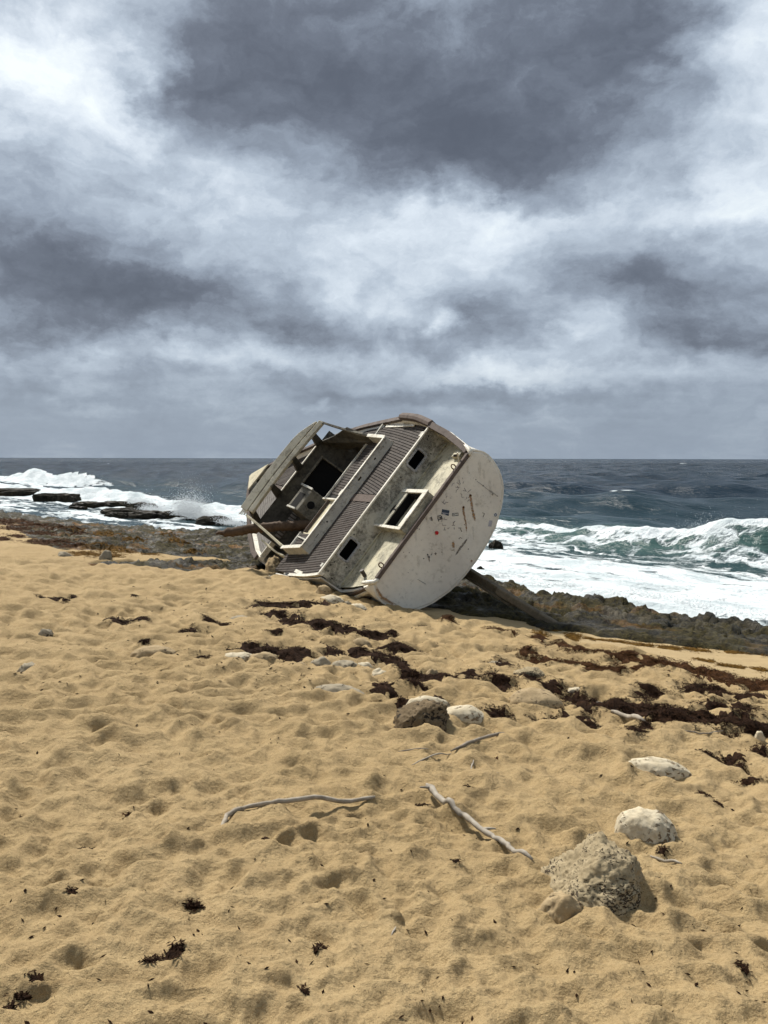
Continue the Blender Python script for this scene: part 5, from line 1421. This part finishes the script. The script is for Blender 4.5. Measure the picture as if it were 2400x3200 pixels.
# ================================================================== SEAWEED
def mat_weed(name, c1, c2):
    m, t, b = material(name)
    n = t.noise(t.pos(), 22, 4, .65)
    t.put(b.inputs['Base Color'], t.mix(t.rng(n, .3, .7), c1, c2)); b.inputs['Roughness'].default_value = .85; b.inputs['Specular IOR Level'].default_value = .06
    t.put(b.inputs['Normal'], t.bump(t.noise(t.pos(), 60, 4, .7), 1.0, .02))
    return m
M_WEED = mat_weed('dark_seaweed', (.009, .0046, .0026), (.038, .0175, .0080))
M_WEEDR = mat_weed('red_seaweed', (.020, .008, .003), (.070, .030, .009))
M_OCHRE = mat_weed('ochre_seaweed', (.045, .022, .004), (.16, .085, .014))
def gz(x, y, reef=False):
    z = ground_many(x, y)
    return np.maximum(z, reef_z(x, y)) if reef else z
def weed(name, ells, mat, label, cat='seaweed', kind=None, dens=1.0, reef=False, group=None, mound=1.0, blade=1.0, shrink=1.0, matk=.70):
    """ells: (px, py, half width, half height) of the mats in the photograph, laid on the ground"""
    g = np.random.default_rng(int(ells[0][0] * 7 + ells[0][1]))
    VV, FF = [], []; n0 = 0
    fn = (lambda x, y: np.maximum(sand_base(x, y), reef_z(x, y))) if reef else None
    for (cx, cy, rx, ry) in ells:
        c = at(cx, cy, fn=fn); dist = (c - Vector(CE)).length
        far, nearp = at(cx, cy - ry, fn=fn), at(cx, cy + ry, fn=fn)
        hw = rx / FPX * dist; hd = min(max((far - nearp).length / 2, .02), hw * 3)
        f = np.array([c.x, c.y]); f = f / np.linalg.norm(f); r = np.array([f[1], -f[0]]); c2 = np.array([c.x, c.y])
        na, nr = 40, 6; sd = g.uniform(0, 99)
        th = max(.006, min(.020, .10 * min(hw, hd))) * mound
        edge = lambda a: np.maximum(1 + .55 * fbm(np.cos(a) * 1.6 + sd, np.sin(a) * 1.6 + sd, 4, 3, .7), .25)
        # low ragged mat
        K, A = np.meshgrid(np.arange(nr + 1) / nr, 2 * np.pi * np.arange(na) / na, indexing='ij')
        e = edge(A) * K * matk
        XY = c2 + (hw * e * np.cos(A))[..., None] * r + (hd * e * np.sin(A))[..., None] * f
        z = gz(XY[..., 0].ravel(), XY[..., 1].ravel(), reef).reshape(K.shape)
        z = z + np.where(K < 1, th * (1 - K ** 3) * (.5 + 1.2 * np.abs(pnoise(XY[..., 0] * 11 + sd, XY[..., 1] * 11))), -.012)
        VV.append(np.concatenate([XY, z[..., None]], -1).reshape(-1, 3))
        i = (np.arange(nr)[:, None] * na + np.arange(na)[None, :]).ravel(); j = (np.arange(nr)[:, None] * na + (np.arange(na)[None, :] + 1) % na).ravel()
        FF += [np.stack([i, j, j + na], -1) + n0, np.stack([i, j + na, i + na], -1) + n0]; n0 += (nr + 1) * na
        # loose fronds, thinning out past the edge
        sz = max(.026, 2.0 * dist / 829.0) * blade
        cnt = int(min(2200, max(40, dens * 1.5 * math.pi * hw * hd / (sz * sz * .35))))
        a = g.uniform(0, 2 * np.pi, cnt); k = np.sqrt(g.random(cnt)) * g.choice([1.0, 1.12, 1.35], cnt, p=[.7, .2, .1])
        e = edge(a) * k * shrink
        XY = c2 + (hw * e * np.cos(a))[:, None] * r + (hd * e * np.sin(a))[:, None] * f
        keep = fbm(XY[:, 0] * 5, XY[:, 1] * 5, 2, 9) > -.12; XY = XY[keep]; k = k[keep]; cnt = len(k)
        z = gz(XY[:, 0], XY[:, 1], reef) + th * np.maximum(0, 1 - k ** 3) * g.uniform(.3, 1.2, cnt) + .003
        Ln = sz * g.uniform(.5, 1.5, cnt); wd = sz * g.uniform(.07, .20, cnt); an = g.uniform(0, 2 * np.pi, cnt); el_ = g.uniform(-.1, .45, cnt) * np.where(k < 1, 1, .4)
        d = np.stack([np.cos(an) * np.cos(el_), np.sin(an) * np.cos(el_), np.sin(el_)], -1); s_ = np.stack([-np.sin(an), np.cos(an), g.uniform(-.5, .5, cnt)], -1) * wd[:, None]
        p = np.concatenate([XY, z[:, None]], -1); nz = g.normal(size=(cnt, 3)); nz[:, 2] = np.abs(nz[:, 2])
        m_ = p + d * (Ln * .5)[:, None] + nz * (Ln * .10)[:, None]; q = p + d * Ln[:, None]; q[:, 2] -= Ln * .3 * np.maximum(0, np.sin(el_))
        VV.append(np.stack([p - s_ * .6, p + s_ * .6, m_ + s_, m_ - s_, q], 1).reshape(-1, 3))
        i = n0 + 5 * np.arange(cnt)
        FF += [np.stack([i, i + 1, i + 2], -1), np.stack([i, i + 2, i + 3], -1), np.stack([i + 3, i + 2, i + 4], -1)]; n0 += 5 * cnt
    o = big_mesh(name, np.concatenate(VV), np.concatenate(FF), mat, False)
    tag(o, label, cat, group, kind)
    return o
WU = [(868, 1887, 100, 9), (800, 1890, 30, 6), (950, 1880, 40, 7), (1010, 1884, 25, 7), (858, 1914, 46, 8), (923, 1936, 64, 17), (1000, 1948, 60, 12), (1061, 1957, 70, 11), (1130, 1966, 50, 11), (1182, 1976, 52, 13), (1225, 1975, 22, 6)]
weed('seaweed_wrack', WU, M_WEED, 'dark seaweed strips on the sand just in front of the wreck', kind='stuff', matk=.88)
WM = [(784, 2021, 66, 11), (850, 2026, 50, 12), (917, 2036, 66, 15), (1045, 2030, 40, 17), (1120, 2034, 50, 16), (1175, 2048, 50, 18), (1235, 2018, 70, 13), (1290, 2020, 30, 8), (1250, 2070, 48, 26), (1290, 2100, 50, 30), (1340, 2108, 50, 18), (1395, 2108, 40, 14),
      (1202, 2150, 46, 15), (1240, 2165, 30, 9), (1310, 2142, 44, 8), (1460, 2100, 40, 12), (1475, 2125, 36, 10), (1260, 2195, 30, 10), (1380, 2180, 36, 8)]
weed('seaweed_wrack', WM, M_WEED, 'long dark seaweed strip across the middle of the beach behind the row of stones', kind='stuff', matk=.88)
WR = [(1568, 2075, 56, 14), (1530, 2110, 50, 16), (1570, 2128, 50, 14), (1660, 2120, 50, 9), (1720, 2138, 50, 10), (1800, 2160, 60, 18), (1840, 2185, 80, 28), (1920, 2190, 80, 26), (2000, 2200, 80, 26), (2060, 2220, 80, 26), (2130, 2235, 80, 26), (2200, 2230, 70, 28), (2270, 2240, 70, 30), (2340, 2250, 70, 30), (2400, 2262, 60, 30), (2460, 2275, 60, 30), (2240, 2195, 60, 18), (2320, 2210, 60, 16),
      (2045, 2145, 56, 14), (2010, 2160, 40, 9), (2180, 2140, 50, 22), (2240, 2150, 50, 18), (2344, 2172, 60, 12), (1785, 2222, 60, 17), (1840, 2240, 40, 10), (1560, 2224, 54, 14), (1985, 2290, 40, 10), (2020, 2270, 30, 14), (2215, 2345, 30, 7), (2290, 2360, 44, 16), (2310, 2385, 30, 14), (2375, 2350, 40, 18), (2345, 2425, 34, 9), (1680, 2228, 30, 9)]
weed('seaweed_wrack', WR, M_WEED, 'broad swath of dark dry seaweed on the right of the beach', kind='stuff', dens=1.0, matk=.68)
W1 = [(1540, 1966, 40, 7), (1600, 1972, 30, 6), (1690, 1992, 40, 11), (1750, 2008, 50, 13), (1820, 2026, 60, 14), (1890, 2036, 60, 15), (1960, 2046, 60, 15), (2040, 2058, 64, 15), (2120, 2068, 64, 15), (2200, 2090, 60, 16), (2280, 2112, 70, 18), (2370, 2126, 70, 18), (2460, 2140, 70, 18),
      (1640, 2030, 50, 10), (1700, 2052, 60, 12), (1800, 2062, 50, 12), (1860, 2076, 60, 13), (1930, 2082, 50, 12), (2000, 2072, 40, 10)]
weed('seaweed_wrack', W1, M_WEEDR, 'reddish brown seaweed line along the top of the lower beach on the right', kind='stuff')
W2 = [(1790, 1988, 36, 4), (1860, 1996, 50, 5), (1930, 2002, 40, 5), (2010, 2012, 50, 6), (2090, 2022, 50, 6), (2180, 2030, 50, 6), (2300, 2036, 50, 7), (2380, 2040, 40, 10), (2210, 2062, 40, 5), (2290, 2080, 60, 6), (2380, 2090, 40, 6), (1720, 1966, 40, 5), (1690, 1975,30,4)]
weed('seaweed_wrack', W2, M_OCHRE, 'ochre seaweed lines beside the rocks on the lower right beach', kind='stuff', dens=.7)
W3 = [(20, 1632, 60, 9), (110, 1640, 70, 10), (200, 1650, 60, 8), (60, 1655, 50, 7), (130, 1670, 60, 8), (180, 1690, 66, 9), (120, 1698, 40, 7), (250, 1672, 50, 8), (230, 1712, 50, 8), (50, 1680, 30, 5), (10, 1690, 26, 4)]
weed('seaweed_wrack', W3, M_WEEDR, 'reddish seaweed piled where sand meets rock on the far left', kind='stuff', reef=True, dens=.7)
W4 = [(330, 1665, 70, 9), (300, 1700, 60, 9), (360, 1712, 60, 10), (270, 1735, 50, 9), (340, 1740, 50, 8), (420, 1690, 50, 8), (230, 1655, 40, 6), (520, 1670, 40, 5), (470, 1735, 30, 5), (600, 1720, 40, 5), (560, 1690, 40, 5)]
weed('seaweed_wrack', W4, M_OCHRE, 'ochre weed growing over the rocks on the left', kind='stuff', reef=True, dens=.8)
for e, lb in [([(600, 2780, 30, 8), (622, 2776, 16, 6)], 'small dark seaweed tuft in the left foreground, below the long branch'),
              ([(548, 2935, 36, 17), (510, 2955, 34, 9), (470, 2968, 22, 4), (545, 2960, 22, 14)], 'largest dark seaweed clump in the left foreground'),
              ([(118, 3025, 30, 22), (70, 3062, 30, 9), (30, 3088, 18, 4)], 'trailing dark seaweed clump in the bottom left corner'),
              ([(955, 3055, 22, 17)], 'round dark seaweed tuft at the bottom centre'),
              ([(1007, 2900, 18, 14), (990, 2925, 8, 9)], 'leaning seaweed tuft in the centre foreground'),
              ([(1427, 2668, 14, 10)], 'small seaweed tuft between the crooked branch and the big rock'),
              ([(1466, 2447, 20, 7)], 'small flat seaweed clump above the crooked branch'),
              ([(1320, 2482, 22, 9)], 'seaweed tuft at the left end of the crooked branch'),
              ([(832, 2614, 18, 7)], 'tiny seaweed scrap below the long branch'),
              ([(398, 2518, 14, 6)], 'tiny red seaweed scrap left of the long branch'),
              ([(272, 2593, 17, 8)], 'tiny seaweed scrap in the left foreground above the largest clump'),
              ([(228, 2762, 22, 14)], 'broken seaweed tuft at the left, beside a footprint'),
              ([(2330, 2980, 22, 18)], 'dark seaweed tuft in the lower right corner'),
              ([(2210, 2470, 30, 9), (2250, 2490, 16, 6)], 'dark seaweed clump to the right of the white stone'),
              ([(2118, 2612, 22, 8), (2070, 2630, 20, 10)], 'dark seaweed scrap behind the short grey stick'),
              ([(1552, 2343, 14, 8)], 'small red-brown seaweed tuft below the reed stem'),
              ([(160, 1866, 40, 7), (200, 1864, 22, 7), (230, 1856, 14, 3)], 'dark seaweed mat on the far left sand'),
              ([(375, 1940, 56, 9), (440, 1944, 36, 7), (365, 1930, 24, 8)], 'long dark seaweed mat left of the wreck with a peak in the middle'),
              ([(600, 1969, 30, 8), (575, 1976, 20, 4)], 'dark seaweed clump left of the strips, shaped like a small hill'),
              ([(660, 1936, 30, 8), (700, 1942, 24, 4)], 'dark seaweed patch just left of the upper strips'),
              ([(452, 2004, 26, 5)], 'thin dark seaweed scrap above the long tan stone'),
              ([(630, 2042, 30, 7)], 'dark seaweed patch left of the long seaweed strip'),
              ([(420, 1859, 18, 4)], 'small dark seaweed scrap on the left mid beach'),
              ([(866, 1972, 26, 6), (830, 1970, 16, 5)], 'dark seaweed patch with a grey stone between the two strips'),
              ([(1330, 1955, 20, 6)], 'small seaweed patch on the sand below the stern'),
              ([(1398, 1930, 34, 8)], 'red-brown seaweed patch just right of the stern foot')]:
    weed('seaweed_clump', e, M_WEED if 'red' not in lb else M_WEEDR, lb, 'seaweed', dens=1.2, group='seaweed clumps scattered on the sand', blade=.8, shrink=.85)
# crumbs of weed and wood strewn over the sand
def debris():
    g = np.random.default_rng(77); V, F = [], []
    for k in range(1100):
        if g.random() < .55: px, py = g.normal(900, 330), g.uniform(1830, 2150)
        else: px, py = g.uniform(0, 2400), 2000 + 1200 * g.random() ** 1.4
        if py < 1790 + abs(px - 900) * .04: continue
        c = at(px, py); 
        s, t = st(c.x, c.y)
        if s > 9.6: continue
        dist = c.length; L_ = g.uniform(.002, .009) * (1 + dist * .24); w = L_ * g.uniform(.15, .5); a = g.uniform(0, 3.14)
        d = Vector((math.cos(a), math.sin(a), g.uniform(-.1, .4))) * L_; s_ = Vector((-math.sin(a), math.cos(a), 0)) * w
        p = Vector((c.x, c.y, ground(c.x, c.y) + .004)); u = Vector((0, 0, w * .8))
        n0 = len(V); V += [tuple(q) for q in (p - d, p + s_, p + d, p - s_, p + u)]
        F += [(n0, n0 + 1, n0 + 4), (n0 + 1, n0 + 2, n0 + 4), (n0 + 2, n0 + 3, n0 + 4), (n0 + 3, n0, n0 + 4)]
    o = mesh('beach_litter', V, F, M_WEED); tag(o, 'crumbs of dry weed and wood scattered over the sand', 'litter', kind='stuff')
debris()

# ================================================================== SPRAY
def mat_spray():
    m, t, b = material('spray')
    b.inputs['Base Color'].default_value = (.72, .75, .76, 1); b.inputs['Roughness'].default_value = .6
    b.inputs['Specular IOR Level'].default_value = .2
    return m
M_SPRAY = mat_spray()
OCT = np.array([(1, 0, 0), (-1, 0, 0), (0, 1, 0), (0, -1, 0), (0, 0, 1), (0, 0, -1)], float)
OF = np.array([(0, 2, 4), (2, 1, 4), (1, 3, 4), (3, 0, 4), (2, 0, 5), (1, 2, 5), (3, 1, 5), (0, 3, 5)])
def spray(bursts, label, seed):
    """bursts: (centre, half width along shore, half depth, height, drops, drop size)"""
    g = np.random.default_rng(seed); VV, FF = [], []; n0 = 0
    along = Vector((-NS[1], NS[0], 0)); cross = Vector((NS[0], NS[1], 0))
    for c, hw, hd, hh, cnt, sz in bursts:
        jets = [(g.normal(0, .55), g.normal(0, .5), g.uniform(.35, 1.0)) for _ in range(9)]
        for k in range(cnt):
            ja, jc, jh = jets[g.integers(0, 9)]
            z = abs(g.normal(0, .42)) * jh
            p = c + along * (hw * (ja + g.normal(0, .22 + .25 * z))) + cross * (hd * (jc + g.normal(0, .25))) + Vector((0, 0, hh * z))
            s = sz * g.uniform(.25, 1.0) * (1 - .5 * min(z, 1))
            VV.append(OCT * s * g.uniform(.7, 1.3, (1, 3)) + np.array(p)); FF.append(OF + n0); n0 += 6
    V = np.concatenate(VV); F = np.concatenate(FF)
    o = big_mesh('spray', V, F, M_SPRAY, True); tag(o, label, 'spray', kind='stuff')
def ps(px, py, z=.1): return atz(px, py, z)
spray([(ps(575, 1612), 1.6, .9, 1.9, 13000, .022), (ps(480, 1598), 1.6, .8, .7, 3600, .024), (ps(650, 1625), 1.6, .7, .7, 4000, .024), (ps(735, 1640), 1.4, .6, .5, 2400, .022)], 'white spray bursting over the rocks left of the wreck', 1)
spray([(ps(330, 1545), 3.5, 1.0, .8, 2600, .04), (ps(440,1575), 2.0, .8, .6, 1800, .036)], 'foam flying off the breaker on the left', 2)
cr = lambda t_, z: Vector((NS[0] * 26.3 - NS[1] * t_, NS[1] * 26.3 + NS[0] * t_, z))
spray([(cr(11.2, .5), 1.2, .7, 1.2, 9000, .013), (cr(13.0, .7), 1.0, .5, .5, 2500, .011)] + [(cr(14.5 + k * 1.05, crest_h(14.5 + k * 1.05) - .22), .7, .3, .25, 330, .014) for k in range(9)], 'spray thrown off the curling wave on the right', 3)
spray([(ps(1760, 1842), .5, .25, .38, 900, .016), (ps(2070, 1885), .8, .3, .50, 1700, .016), (ps(2330, 1925), .9, .3, .28, 900, .015), (ps(1560, 1800), .6, .25, .22, 500, .016), (ps(1900, 1868), .8, .3, .22, 600, .015)], 'small splashes where the wash hits the right-hand rocks', 4)
